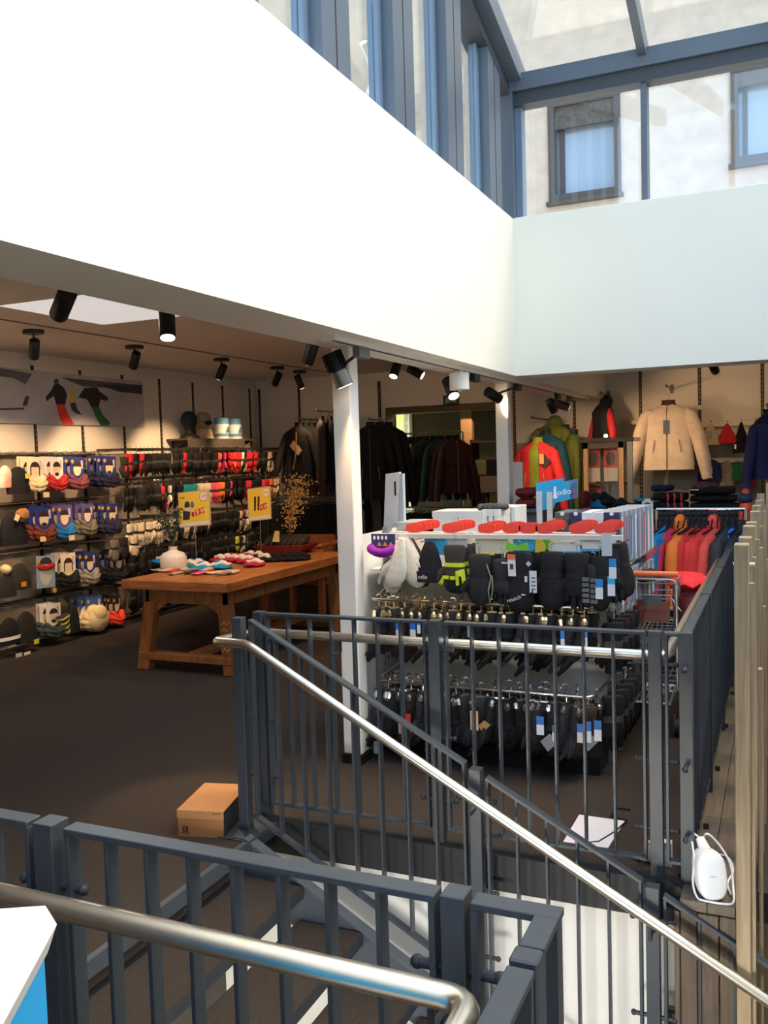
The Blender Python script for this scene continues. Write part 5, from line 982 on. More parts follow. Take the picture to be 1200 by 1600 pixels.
# cluster of dark and navy shoe boxes and upright cartons
Yb = 5.15
cols_ = ['4a4a48', '2b3358', 'dfe3e6', '2b3358']; xs2 = (868, 890, 910, 944, 968); nm_ = ['dark grey', 'left navy', 'white', 'right navy']
for k in range(4):
    a = Yp(xs2[k], 802, Yb); b = Yp(xs2[k+1], 832, Yb); r = sbox(nm_[k]+' shoe box in the front row beneath the blue sign', a.x, b.x-.004, Yb, Yb+.3, 1.076, a.z, cols_[k]); build('thumb_cutout', M().cyl(((a.x+b.x)/2, Yb-.005, a.z-.002), ((a.x+b.x)/2, Yb-.003, a.z-.002), .012, n=14), mat('e9eaea', .5), r)
    if k == 0: build('text_print', M().ab((a.x+.008, Yb-.0045, a.z-.078), (a.x+.026, Yb-.0035, a.z-.07)).ab((a.x+.008, Yb-.0045, a.z-.092), (a.x+.048, Yb-.0035, a.z-.084)), mat('d8d8d4', .5), r)
a = Yp(968, 802, Yb)
rc = ['e6e8ea', 'c23a34', '3a62a8', 'eceeee', 'a9bcd4', 'b8322e', 'e8e4e0', 'd9dde2']; rn = ['white', 'red', 'blue', 'plain white', 'pale blue', 'dark red', 'cream', 'pale grey']
for k in range(8):
    y = Yb+.03+.09*k
    for lv, (z0, z1) in enumerate(((1.076, a.z+.005), (.80, 1.03))):
        o = S('clear_carton', M().ab((a.x-.16+.012*k, y, z0), (a.x+.005+.012*k, y+.08, z1)), mat('a9b0ba' if (k+lv) % 2 else '99a5b3', .35), f'{rn[k]} striped carton, '+('upper' if lv == 0 else 'lower')+' row at the gondola end', 'carton', None)
        build('side_print', M().ab((a.x+.0052+.012*k, y+.01, z0+.03), (a.x+.0064+.012*k, y+.045, z1-.03)), mat(rc[k], .5), o); build('side_print', M().ab((a.x+.0052+.012*k, y+.05, z0+.02), (a.x+.0064+.012*k, y+.07, z1-.06)), mat(rc[(k*3+1) % 8], .5), o)
CS = T('carton_shelf', 'wire-fronted shelf unit carrying the striped cartons at the gondola end', 'shelf', (a.x-.1, 5.8, 0))
for z in (1.062, .785): build('shelf', M().ab((a.x-.18, Yb, z-.012), (a.x+.02, Yb+.78, z)), LG_, CS); build('clear_lip', M().ab((a.x+.1, Yb, z), (a.x+.104, Yb+.78, z+.05)), GLASS, CS)
for y in (Yb+.02, Yb+.74): build('upright', M().ab((a.x-.03, y, 0), (a.x-.01, y+.03, 1.3)), LGD, CS)
# black garments on hooks at the side of the gondola
for k in range(4): 
    p = Yp(972, 1045, 4.9+.12*k); o = dup(gp['black'], (-.83+.01*k, 4.85+.13*k, .82), .5, ORD(k)+' long black glove on the side hooks of the gondola', 'black gloves on the side hooks', 1.5)
for k in range(5): o = dup(gp['black'], (-.82+.01*k, 4.75+.13*k, .45), .5+.1*k, ORD(k)+' black glove on the low side hooks of the gondola', 'black gloves on the low side hooks', 1.6)
# ------------------------------------------------------------------ shopping trolley
CX0, CX1, CY, CHZ = -.875, -.555, 5.45, .99
TRL = T('shopping_trolley', 'chrome wire shopping trolley with an orange handle beside the right balustrade', 'trolley', (-.7, 5.8, 0)); CWR = mat('b9bab8', .3, .9)
build('handle', M().cyl((CX0, CY, CHZ), (CX1, CY, CHZ), .017, n=14), mat('e8703a', .4), TRL, smooth=True)
fr = M().tube(rnd([(CX0+.01, CY+.02, .3), (CX0+.01, CY+.0, CHZ-.03), (CX1-.01, CY+.0, CHZ-.03), (CX1-.01, CY+.02, .3)], .04), .009, 8); build('back_frame', fr, CWR, TRL, smooth=True)
def grid(name, p00, p10, p11, p01, nx, ny, r=.0028):
    m = M(); p00, p10, p11, p01 = map(V, (p00, p10, p11, p01))
    for i in range(nx+1): t = i/nx; m.cyl(p00.lerp(p10, t), p01.lerp(p11, t), r if 0 < i < nx else r*1.6, n=5)
    for i in range(ny+1): t = i/ny; m.cyl(p00.lerp(p01, t), p10.lerp(p11, t), r if 0 < i < ny else r*1.6, n=5)
    o = build(name, m, CWR, TRL); return o
B0, B1, T0, T1 = CX0+.03, CX1-.03, CY+.06, CY+.75
grid('basket_back', (B0, T0, .5), (B1, T0, .5), (B1, T0-.03, .93), (B0, T0-.03, .93), 8, 6)
grid('basket_side', (B0, T0, .5), (B0+.02, T1, .6), (B0, T1+.03, .9), (B0, T0-.03, .93), 14, 6); grid('basket_side', (B1, T0, .5), (B1-.02, T1, .6), (B1, T1+.03, .9), (B1, T0-.03, .93), 14, 6)
grid('basket_front', (B0+.02, T1, .6), (B1-.02, T1, .6), (B1, T1+.03, .9), (B0, T1+.03, .9), 8, 5); grid('basket_floor', (B0, T0, .5), (B1, T0, .5), (B1-.02, T1, .6), (B0+.02, T1, .6), 8, 12)
ch = M(); a = Yp(980, 935, T0-.04); b = Yp(1046, 972, T0-.04); build('seat_flap', M().prism([(B0+.01, T0-.045, b.z), (B1-.02, T0-.045, b.z-.005), (B1-.02, T0-.05, a.z-.01), (B0+.0, T0-.05, a.z)], (0, .008, 0)), mat('7a3626', .5, 0, .1, 20), TRL)
build('seat_flap_rib', M().bar((B0+.01, T0-.052, (a.z+b.z)/2), (B1-.03, T0-.052, (a.z+b.z)/2-.005), .004, .008), mat('64291c', .5), TRL)
build('advert_plate', M().ab((B0+.09, T0-.05, .80), (B0+.19, T0-.046, .86)), mat('4a4d50', .5), TRL)
grid('lower_rack', (CX0+.03, CY+.1, .27), (CX1-.03, CY+.1, .27), (CX1-.04, CY+.75, .27), (CX0+.04, CY+.75, .27), 7, 5, .004)
for x in (CX0+.01, CX1-.01): build('base_rail', M().tube([(x, CY+.02, .3), (x, CY+.1, .13), (x*.97-.02, CY+.8, .13), (x*.97-.02, CY+.72, .62)], .011, 8), CWR, TRL, smooth=True)
grid('bag_rack', (CX0+.06, CY-.30, .30), (CX1-.02, CY-.30, .30), (CX1-.02, CY+.0, .33), (CX0+.06, CY+.0, .33), 9, 1, .0045)
for x in (CX0+.02, CX1-.02):
    for y in (CY+.1, CY+.76): w_ = build('caster', M().cyl((x-.012, y, .055), (x+.012, y, .055), .055, n=16), mat('2a2a2c', .6), TRL, smooth=True); build('caster_fork', M().ab((x-.02, y-.015, .055), (x-.014, y+.015, .13)), CWR, w_)
a = Zp(1000, 1150, .345); S('white_board', M().ab((CX0+.0, CY-.30, .345), (CX0+.11, CY+.03, .353)), mat('e6e8ea', .5), 'white sheet lying on the trolley bag rack', 'sheet')
S('shop_card', M().prism([(CX1-.045, T0-.055, .86), (CX1-.02, T0-.055, .83), (CX1+.02, T0-.06, .77), (CX1-.01, T0-.06, .80)], (0, .003, 0)), mat('d9dde0', .5), 'white leaflet clipped to the trolley corner', 'leaflet')
fd = M().ell((-.80, CY+.2, .955), (.14, .16, .035), 16, 8); fd.v = [v+V((0, 0, .008*math.sin(v.x*70+v.y*40))) for v in fd.v]; S('folded_garment', fd, mat('2a2829', .85, 0, .2, 30, .3, .2), 'dark grey garment heaped behind the trolley handle', 'clothing', smooth=True)
fd = M().ell((-.56, CY+.62, .86), (.13, .2, .06), 16, 8); fd.v = [v+V((0, 0, .012*math.sin(v.x*50+v.y*35))) for v in fd.v]; S('folded_garment', fd, mat('e2363a', .8, 0, .15, 30, .3, .2), 'coral red garment heaped in the trolley by the balustrade', 'clothing', smooth=True)
S('mesh_bin', M().lathe([(.10, .5), (.13, .82), (.125, .82), (.095, .51)], (-.50, CY+.35, 0), 20).lathe([(.02, 0), (.02, .5)], (-.50, CY+.35, 0), 10), mat('7c2f33', .5, 0, .2, 60), 'dark red mesh bin between trolley and balustrade', 'bin', smooth=True)
# ------------------------------------------------------------------ rail of bright jackets
JY, JZ = 7.25, 1.235
a = Yp(1030, 797, JY); b = Yp(1160, 797, JY)
JR = T('clothes_rail', 'chrome clothes rail crowded with red, orange and blue jackets', 'clothes rail', ((a.x+b.x)/2, JY, 0))
build('rail', M().cyl((a.x-.02, JY, JZ+.02), (b.x+.02, JY, JZ+.02), .016, n=10), CHROME, JR, smooth=True)
for x in (a.x-.02, b.x+.02): build('upright', M().cyl((x, JY, 0), (x, JY, JZ+.02), .014, n=10), CHROME, JR, smooth=True); build('foot', M().ab((x-.02, JY-.25, 0), (x+.02, JY+.25, .03)), LGD, JR)
def fab(h): return mat(h, .7, 0, .12, 10, .12, .3)
jr = [('dark red and navy', 'b82a3c', -.95, 0), ('teal blue', '1f80b4', -.85, 0), ('crimson edged navy', 'd03a54', -.78, 0), ('orange', 'ff8234', -.70, 0), ('brown black', '2c1c1e', -.655, 0), ('deep red', 'd83430', -.625, 0), ('bright red', 'f0403a', -.585, 0), ('scarlet', 'ea3a34', -.54, 0), ('coral red', 'ff5c4e', -.465, 0), ('dark grey', '3a3b40', -.395, 0), ('bright blue', '1f86e0', -.345, 0), ('charcoal', '2a2b30', -.29, 0), ('blue and black', '1f6cc0', -.245, 0)]
for i, (n_, hx, x, q) in enumerate(jr):
    xx = x*1.0+.02
    j = jacket(f'{n_} jacket hanging on the crowded chrome rail', (fab(hx), mat('2a2a30', .8), MBLACK), .40, .56, .15, .95+.12*math.sin(i*2.3), (xx, JY-.02*(i % 2), JZ-.10), name='jacket', hang=False, sleeve=.55, hood=(i in (3, 8)))
    build('hanger', M().tube([(-.16, 0, -.06), (0, 0, -.005), (.16, 0, -.06)], .007, 6).tube([(0, 0, -.005), (0, 0, .06), (.012, 0, .085), (.0, 0, .12), (-.012, 0, .115)], .0035, 6), MBLACK, j, smooth=True, world=False)
for k in range(14): S('empty_hanger', M().tube([(a.x+.03+.04*k, JY-.16, JZ-.11), (a.x+.03+.04*k, JY, JZ-.05), (a.x+.03+.04*k, JY+.16, JZ-.11)], .006, 6).tube([(a.x+.03+.04*k, JY, JZ-.05), (a.x+.03+.04*k, JY, JZ+.0), (a.x+.03+.04*k, JY+.018, JZ+.035), (a.x+.03+.04*k, JY-.01, JZ+.045)], .003, 5), MBLACK, ORD(k)+' dark clothes hanger from the left on the chrome jacket rail', 'hanger', 'dark hangers on the chrome rail')
# folded sweaters behind the rail
SY = 8.0; a = Yp(985, 797, SY); b = Yp(1158, 797, SY)
TBL = T('display_table', 'dark display table carrying folded sweaters behind the jacket rail', 'table', ((a.x+b.x)/2, SY+.2, 0)); tzz = a.z-.005
build('top', M().ab((a.x-.05, SY-.1, tzz-.03), (b.x+.1, SY+.5, tzz)), mat('35363a', .5), TBL)
for x in (a.x, b.x+.02):
    for y in (SY-.05, SY+.42): build('leg', M().ab((x, y, 0), (x+.04, y+.04, tzz-.03)), MBLACK, TBL)
build('front_panel', M().ab((a.x-.04, SY-.06, .3), (b.x+.08, SY-.05, tzz-.03)), mat('3d3c3c', .6), TBL)
def sweater(label, x0, x1, z, h, hx, stripes=0, y=SY, group=None):
    r = T('folded_sweater', label, 'sweater', ((x0+x1)/2, y+.12, z), group); n = 14; w = (x1-x0)/2; b = M()
    rings = []
    for i in range(7):
        t = -1+2*i/6; rings.append([V(((x0+x1)/2+w*t*(1 if abs(t) < .99 else 1), y+.13+.14*math.cos(q)*(1-.12*abs(t)**4), z+h/2+h*.5*math.copysign(abs(math.sin(q))**.6, math.sin(q))*(1-.25*abs(t)**6)+.004*math.sin(t*7+z*30))) for q in [2*PI*k/n for k in range(n)]])
    build('body', b.loft(rings), mat(hx, .85, 0, .2, 30, .3, .2), r, smooth=True)
    for s in range(stripes): build('red_stripe', M().tube([V((x0+.1+.06*s+.01*q, y+.13+.143*math.cos(-PI*.5-1.3+q*.36), z+h/2+h*.53*math.sin(-1.2+q*.36))) for q in range(0)] or [(x0+w*.9+.055*s, y-.008, z+h*.1), (x0+w*.9+.055*s+.006, y-.016, z+h*.5), (x0+w*.9+.055*s, y-.004, z+h*.88)], .009, 6), mat('d0333f', .7), r)
    return r
def sx(x): return Yp(x, 780, SY).x
for k in range(2): sweater(['lower', 'upper'][k]+' folded black sweater with three red stripes', sx(1020), sx(1072), tzz+.075*k, .078, '1b1b1f', 3)
for k in range(3): sweater(['bottom', 'middle', 'top'][k]+' plain folded black sweater in the right pile behind the rail', sx(1078), sx(1155-4*k), tzz+.062*k, .066, '191a1e', 0)
sweater('dark navy folded sweater at the back of the striped pile', sx(1012), sx(1045), tzz+.15, .06, '22264a', 0, SY+.2)
sweater('black folded sweater at the left of the piles', sx(985), sx(1012), tzz, .07, '1a1a1e'); sweater('teal blue folded top lying on the left black sweater', sx(990), sx(1014), tzz+.07, .035, '1c93b8')
p = Yp(1012, 800, SY-.15); r = T('boxed_puck', 'small white box with a round black disc before the folded sweaters', 'box', (p.x, SY-.12, tzz)); a_ = Yp(1003, 799, SY-.12); b_ = Yp(1020, 783, SY-.12)
build('box', M().ab((a_.x, SY-.12, tzz), (b_.x, SY-.08, b_.z)), mat('e6e2dc', .5), r); build('disc', M().lathe([(.001, 0), (.034, 0), (.034, .004), (.001, .006)], n=20).xf(Matrix.Translation(((a_.x+b_.x)/2, SY-.12, (tzz+b_.z)/2)) @ RX90), mat('4a4a48', .4), r); build('tab', M().ab((a_.x+.02, SY-.1, b_.z), (b_.x-.02, SY-.098, b_.z+.02)), mat('e6e2dc', .5), r)
p = Yp(1012, 806, SY-.14); S('shelf_ticket', M().ab((p.x-.05, SY-.14, p.z-.02), (p.x+.03, SY-.135, p.z+.015)), mat('5c9ccc', .5), 'small blue shelf ticket below the white boxed disc', 'ticket')
S('cap', M().ell((sx(1092)+.02, SY+.2, tzz+.20), (.09, .09, .04), 16, 8).ab((sx(1092)-.02, SY+.09, tzz+.185), (sx(1092)+.06, SY+.12, tzz+.2)), mat('5a2a28', .8), 'dark red cap lying on top of the folded sweaters', 'cap', smooth=True)
S('paper_tag', M().ab((sx(1078), SY-.03, tzz+.172), (sx(1092), SY+.01, tzz+.178)), mat('e4e6e8', .5), 'white paper tag on the folded black sweaters', 'tag')
p = Yp(1165, 800, 7.6); BG = T('sleeping_bag', 'bright orange and navy rolled bag standing at the right end of the rail', 'bag', (p.x, 7.6, 1.1)); a = Yp(1160, 832, 7.6); b = Yp(1172, 775, 7.6)
build('body', M().ell((p.x+.0, 7.66, (a.z+b.z)/2-.02), (.055, .1, .16), 14, 10), mat('ee5230', .6), BG, smooth=True); build('cap', M().ell((p.x-.005, 7.66, b.z-.02), (.06, .1, .05), 14, 8), mat('1f2f4e', .7), BG, smooth=True); build('orange_top', M().ell((p.x, 7.64, b.z+.03), (.03, .05, .03), 12, 8), mat('d8502c', .7), BG, smooth=True)
build('stand', M().ab((p.x-.05, 7.6, 0), (p.x+.05, 7.72, .9)), mat('3a3b40', .6), BG)
# ------------------------------------------------------------------ jackets and hats on the back wall, right
JYB = 10.35
def wj(label, x, y, Y, cols, W_, H, rot, op=0., **k): p = Yp(x, y, Y); return jacket(label, cols, W_, H, .22, rot, (p.x, Y, p.z), open_=op, **k)
RED = fab('d8303a'); LINING = fab('8c9a34'); OLV = fab('6b7a34'); TEAL = fab('1d4f66'); NV = mat('1d2c40', .8, 0, .2, 10)
wj('bright red open jacket with lime lining right of the far column', 839, 688, 9.9, (RED, LINING, fab('b4c03a')), .52, .66, -.15, .55)
wj('dark teal jacket behind the red one on the back wall', 852, 676, 10.2, (TEAL, NV, MBLACK), .52, .78, -.3, 0)
wj('olive green jacket behind the teal one on the back wall', 862, 660, 10.5, (OLV, NV, MBLACK), .6, .8, -.45, 0, hood=True)
wj('dark blue jacket with teal shoulders at the right of the group', 882, 668, 10.55, (fab('1f3f58'), NV, MBLACK), .4, .7, -.8, 0)
wj('rightmost olive green jacket of the group beside the glass cabinet', 895, 676, 10.3, (fab('5d6a30'), NV, MBLACK), .34, .78, -1.0, 0)
arm('hanging_rail', 'chrome wall arm carrying the red and green jackets', Yp(850, 655, 10.4).x, BY-.04, 9.85, Yp(850, 655, 10.4).z)
arm('hanging_rail', 'small chrome arm carrying the black and red jacket above the cabinet', Yp(942, 622, 10.6).x, BY-.04, 10.5, Yp(942, 622, 10.6).z+.05)
tgp = Yp(850, 722, 9.79); t_ = T('swing_tag', 'orange swing tag with black diamond card on the red jacket', 'tag', (tgp.x, 9.785, tgp.z)); build('card', M().ab((tgp.x-.05, 9.780, tgp.z-.02), (tgp.x+.0, 9.783, tgp.z+.09)), mat('eab07c', .6), t_); build('diamond_card', M().prism([(tgp.x-.06, 9.787, tgp.z), (tgp.x+.01, 9.787, tgp.z+.09), (tgp.x+.08, 9.787, tgp.z), (tgp.x+.01, 9.787, tgp.z-.07)], (0, .003, 0)), mat('3a322c', .6), t_)
wj('black jacket with red side hanging above the glass cabinet', 942, 628, 10.55, (mat('1c1b20', .8, 0, .2, 10), NV, MBLACK, fab('c8303a')), .36, .6, -.7, 0, hood=True)
wj('cream white quilted jacket hanging high on the back wall', 1044, 630, 10.5, (mat('dccbb8', .8, 0, .08, 12, .2, .2), mat('4a2f26', .8), mat('5a4636', .6)), .66, .74, -.1, 0)
hp = Yp(1040, 665, 10.36); t_ = S('swing_tag', M().ab((hp.x-.03, 10.388, hp.z-.09), (hp.x+.03, 10.391, hp.z+.06)), mat('5b6c7c', .6), 'blue grey swing tag on the cream jacket', 'tag')
ca = Yp(1044, 612, 10.6); arm('hanging_rail', 'short chrome arm carrying the cream jacket', ca.x, BY-.04, 10.45, ca.z+.05)
def hook_rail(label, x0, y0, x1, y1, hx): a = Yp(x0, y0, 10.9); b = Yp(x1, y1, 10.9); S('wall_bar', M().ab((a.x, 10.88, a.z-.025), (b.x, 10.93, a.z+.025)), mat(hx, .4), label, 'bar')
hook_rail('short white wall bar left of the upper hats', 1088, 637, 1096, 637, 'efe6d2'); hook_rail('long white wall bar carrying the upper row of hats', 1097, 664, 1192, 662, 'efe2c2'); hook_rail('long white wall bar carrying the lower row of hats', 1100, 720, 1163, 718, 'd9cdb4'); hook_rail('lime green wall bar end beside the lower hats', 1176, 719, 1188, 719, '9aa63a'); hook_rail('pale wall bar left of the cream jacket', 970, 661, 1000, 659, 'c9a982')
for (x, y, hx, w, h, lab, ptd) in ((1110, 664, 'd2b693', .2, .24, 'cream knit hat with grey label, upper row of wall hats', True), (1136, 664, 'b8272e', .2, .22, 'red knit hat, upper row of wall hats', True), (1158, 662, '19191d', .17, .34, 'black hat with white patch, third in the upper row', True), (1181, 660, '1b1b20', .16, .35, 'black hat with white stripes at the right of the upper row', True), (1110, 720, '22305a', .26, .25, 'navy knit hat with cream tag, lower row of wall hats', False), (1136, 722, '8f8576', .15, .28, 'grey speckled mitten, lower row of wall hats', False), (1150, 726, '2a7a44', .12, .2, 'green mitten, lower row of wall hats', False), (1169, 720, '8a1f32', .12, .32, 'dark red glove pack, right end of the lower row', False)):
    p = Yp(x, y, 10.72); b = beanie(lab, mat(hx, .9, 0, .15, 50, .2, .2), (p.x, 10.72, p.z+.02), w, h, flat=.4, pointy=2 if ptd else False)
    if 'label' in lab or 'tag' in lab: build('label_tag', M().box((0, -.07 if ptd else -.07, -h*.5), (.05, .003, .07)), mat('9aa09c' if ptd else 'e0b887', .6), b, world=False)
    if 'stripes' in lab:
        for q in range(2): build('white_stripe', M().bar((.0+.03*q, -.045, -h*.75), (.05+.02*q, -.03, -h*.95), .012, .004), WHITEC, b, world=False)
    if 'patch' in lab: build('white_patch', M().box((-.06, -.035, -h*.8), (.02, .006, .05)), WHITEC, b, world=False)
    hk = build('hook', M().cyl((0, .2, .02), (0, -.01, .03), .006, n=6), RAIL, b, world=False)
wj('dark navy coat cut by the right picture edge', 1202, 645, 9.2, (fab('2a2c5c'), NV, MBLACK), .4, .62, .5, 0)
p = Yp(1196, 800, 8.6); arm('hanging_rail', 'chrome arm carrying the navy coat at the right edge', Yp(1200, 636, 9.6).x, BY-.04, 9.1, Yp(1200, 636, 9.4).z)
wj('long dark purple coat below the navy one at the right edge', 1206, 800, 7.8, (fab('26223a'), NV, MBLACK), .4, .8, .5, 0)
# glass display cabinet
cy0 = 8.9; a = Yp(911, 692, cy0); b = Yp(976, 800, cy0); CT = T('glass_cabinet', 'wood-framed glass display cabinet with red card packs inside', 'cabinet', ((a.x+b.x)/2, cy0+.15, 0)); WC = wood('b98a58', 'dcb27c', 5, (9, 9, 1)); cz0 = .95; cz1 = a.z
for x in (a.x, b.x-.05): build('stile', M().ab((x, cy0, 0), (x+.045, cy0+.04, cz1)), WC, CT)
for x in (a.x, b.x-.05): build('stile', M().ab((x, cy0+.36, 0), (x+.045, cy0+.4, cz1)), WC, CT)
build('top', M().ab((a.x-.02, cy0-.02, cz1), (b.x+.10, cy0+.42, cz1+.04)), mat('4a4038', .15, .0, spec=.8), CT); build('cross_rail', M().ab((a.x, cy0, cz1-.06), (b.x, cy0+.03, cz1)), mat('4a3a2e', .5), CT)
for z in (.6, 1.0, cz1-.42): build('shelf', M().ab((a.x+.02, cy0+.02, z), (b.x-.02, cy0+.38, z+.015)), mat('3a2c24', .5), CT)
build('glass_pane', M().ab((a.x+.045, cy0+.012, .3), (b.x-.05, cy0+.018, cz1-.06)), GLASS, CT); build('back', M().ab((a.x, cy0+.39, 0), (b.x, cy0+.4, cz1)), mat('4b3a30', .6), CT); build('aluminium_side', M().ab((b.x+.03, cy0+.0, .1), (b.x+.08, cy0+.04, cz1)), mat('8a8884', .4, .7), CT)
zt2 = cz1-.40
for (x, w, z, hx, lab) in ((927, .13, zt2, 'd23a30', 'red and white card pack at the upper left inside the cabinet'), (954, .13, zt2, 'd8422f', 'red and white card pack at the upper right inside the cabinet'), (927, .13, zt2-.36, 'c83428', 'red card pack at the lower left inside the cabinet')):
    p = Yp(x, 720, cy0+.08); r = T('card_pack', lab, 'pack', (p.x, cy0+.1, z+.016)); build('card', M().ab((p.x-w/2, cy0+.08, z+.016), (p.x+w/2, cy0+.12, z+.34)), mat('e6cfae', .6), r); build('red_print', M().ab((p.x-w/2, cy0+.078, z+.15), (p.x+w/2, cy0+.08, z+.34)), mat(hx, .6), r)
    build('snow_grip_print', M().lathe([(.001, 0), (.05, 0), (.05, .004), (.001, .004)], n=20, sx=.9, sy=1.4).xf(Matrix.Translation((p.x, cy0+.077, z+.24)) @ RX90), mat('5a3a34', .6), r)
p = Yp(946, 683, cy0+.1); r = T('lamp_glint', 'tiny glowing ball standing in for a lamp reflection on the glass cabinet', 'lamp', (p.x, cy0+.12, cz1+.04)); build('glint_ball', M().ell((p.x, cy0+.12, cz1+.06), (.02, .02, .02), 12, 8), mat('ffd9a0', .5, emit=14), r, smooth=True); build('base', M().cyl((p.x, cy0+.12, cz1+.04), (p.x, cy0+.12, cz1+.05), .03), MBLACK, r)  # glowing ball imitates a spot's reflection on the glossy top
# clothing heap before the cabinet and maroon knitwear
hx_ = [(922, 800, 'e2472f', 'orange red'), (935, 790, '1d6aa0', 'blue'), (950, 785, '1a1b20', 'black'), (968, 788, '20242c', 'dark blue grey'), (960, 800, 'd8c832', 'yellow'), (940, 778, '15161a', 'plain black'), (978, 798, '24282e', 'charcoal'), (992, 792, '1c1c22', 'dark')]
HY = 7.9; hb_ = Yp(950, 806, HY); TB3 = T('side_table', 'low dark table under the clothing heap in front of the cabinet', 'table', (hb_.x, HY, 0)); build('top', M().ab((hb_.x-.25, HY-.15, hb_.z-.05), (hb_.x+.28, HY+.35, hb_.z-.01)), mat('3a3a3c', .5), TB3)
for x in (hb_.x-.24, hb_.x+.24):
    for y in (HY-.14, HY+.31): build('leg', M().ab((x, y, 0), (x+.03, y+.03, hb_.z-.05)), MBLACK, TB3)
for i, (x, y, h, n_) in enumerate(hx_):
    p = Yp(x, y, HY+.03*i); b = M().ell((p.x, HY+.02*i, p.z), (.09, .12, .045), 16, 8); b.v = [v+V((0, 0, .012*math.sin(v.x*60+i)+.008*math.sin(v.y*45))) for v in b.v]
    S('crumpled_garment', b, mat(h, .85, 0, .2, 30, .3, .2), n_+' crumpled garment in the heap before the glass cabinet', 'clothing', smooth=True)
MY = 7.4; p = Yp(820, 795, MY)
for k in range(2): sweater(['lower', 'upper'][k]+' folded maroon sweater left of the blue sign', Yp(805, 790, MY).x, Yp(834, 790, MY).x, p.z+.09*k, .085, '6e2a2c', 0, MY)
TB4 = T('pedestal', 'grey pedestal under the folded maroon sweaters', 'pedestal', (p.x, MY+.13, 0)); build('top', M().ab((p.x-.14, MY, p.z-.03), (p.x+.14, MY+.28, p.z)), mat('5a5c5e', .5), TB4); build('column', M().ab((p.x-.1, MY+.04, 0), (p.x+.1, MY+.24, p.z-.03)), mat('5a5c5e', .5), TB4)
p = Yp(903, 772, 7.6); sweater('dark red scarf bundle right of the blue sign', Yp(904, 780, 7.6).x, Yp(914, 780, 7.6).x, p.z-.12, .14, '5e2524', 0, 7.6)
p0_ = Yp(806, 730, 7.9); p1_ = Yp(812, 775, 7.9); S('info_panel', M().ab((p0_.x-.06, 7.9, .0), (p0_.x+.06, 7.93, Yp(806, 722, 7.9).z)), mat('cfccc6', .5), 'light grey slotted panel beside the far column', 'panel')
# ------------------------------------------------------------------ track, spot lamps
WARM = (1.0, .62, .32); LENS = mat('ffe6c0', .5, emit=9)
TK = T('lamp_track', 'long white lighting track under the left fascia', 'track', (-1.99, 5.6, SZ)); build('rail', M().ab((-2.07, 4.02, SZ-.026), (-2.01, 10.4, SZ-.001)), WHITEP, TK); build('rail_groove', M().ab((-2.05, 4.03, SZ-.028), (-2.03, 10.39, SZ-.0255)), mat('3a3634', .5), TK); build('end_cap', M().ab((-2.075, 3.99, SZ-.028), (-2.005, 4.02, SZ)), WHITEP, TK)
def spot(label, top, head_c, aim, L=.17, R=.042, ptype='disc', body=MBLACK, lit=True, power=None, size=80, fins=False, group=None):
    """ceiling spot: mount at top, head centre, aiming at a point"""
    top = V(top); c = V(head_c); aim = V(aim); r = T('spot_lamp', label, 'lamp', top, group); d = (aim-c).normalized(); a = c-d*L/2; b = c+d*L/2
    if ptype == 'disc': build('ceiling_plate', M().cyl(top, top-V((0, 0, .03)), .085, n=20), MBLACK, r, smooth=True)
    else: build('track_adapter', M().ab((top.x-.02, top.y-.06, top.z-.055), (top.x+.02, top.y+.07, top.z)), mat('6b6a68', .5) if ptype == 'grey' else MBLACK, r)
    build('stem', M().cyl((c.x, c.y, c.z+R*.6) if ptype == 'none' else (top.x, top.y, top.z-.02), c, .009, n=8), MBLACK, r)
    h = build('head', M().tube([a, a+d*.004, b-d*.004, b], [R*.9, R, R, R*.97], 20), body, r, smooth=True)
    build('lens', M().cyl(b-d*.002, b+d*.003, R*.86, n=18), LENS if lit else mat('4a4540', .3), h)
    if fins:
        u = d.cross(V((0, 0, 1))).normalized(); w = d.cross(u)
        for k in range(16): t = 2*PI*k/16; e = u*math.cos(t)+w*math.sin(t); build('fin', M().bar(a+e*R*1.05, c+e*R*1.05, .004, .02, e), MBLACK, h)
        build('bright_collar', M().tube([c+d*.01, b+d*.001], [R*1.06, R*1.06], 20), mat('8c8780', .3, .8), h, smooth=True)
    if lit:
        l = bpy.data.lights.new('lamp_light', 'SPOT'); l.energy = power or SPOT_POWER; l.color = WARM; l.spot_size = math.radians(size); l.spot_blend = .6; l.shadow_soft_size = .035
        o = bpy.data.objects.new('lamp_light', l); COL.objects.link(o); o.parent = r; o.location = b+d*.03-top; o.rotation_euler = d.to_track_quat('-Z', 'Y').to_euler()
    return r
def Q(x, y, z): return Zp(x, y, z)
names = ['nearest', 'second', 'third', 'fourth', 'fifth']
for i, (dx_, dy_, hx, hy, am) in enumerate(((52, 516, 67, 544, (LX, 6.6, 1.0)), (210, 540, 220, 562, (LX, 7.6, 1.15)), (346, 560, 357, 580, (LX, 8.8, 1.2)), (433, 573, 438, 592, (LX, 10.1, 1.2)), (468, 579, 472, 596, (-5.4, BY, 1.1)))):
    t = Q(dx_, dy_, CZ); h = Yp(hx, hy, t.y+.02); h.x = t.x-.02+.0; hh = V((t.x-.03, t.y+.02, CZ-.16)); hh = V((h.x, t.y+.02, h.z))
    spot(f'{names[i]} black ceiling spot of the left row, facing the wall', t, hh, am, group=None, size=66, power=SPOT_POWER*(1.35 if i < 4 else .5))
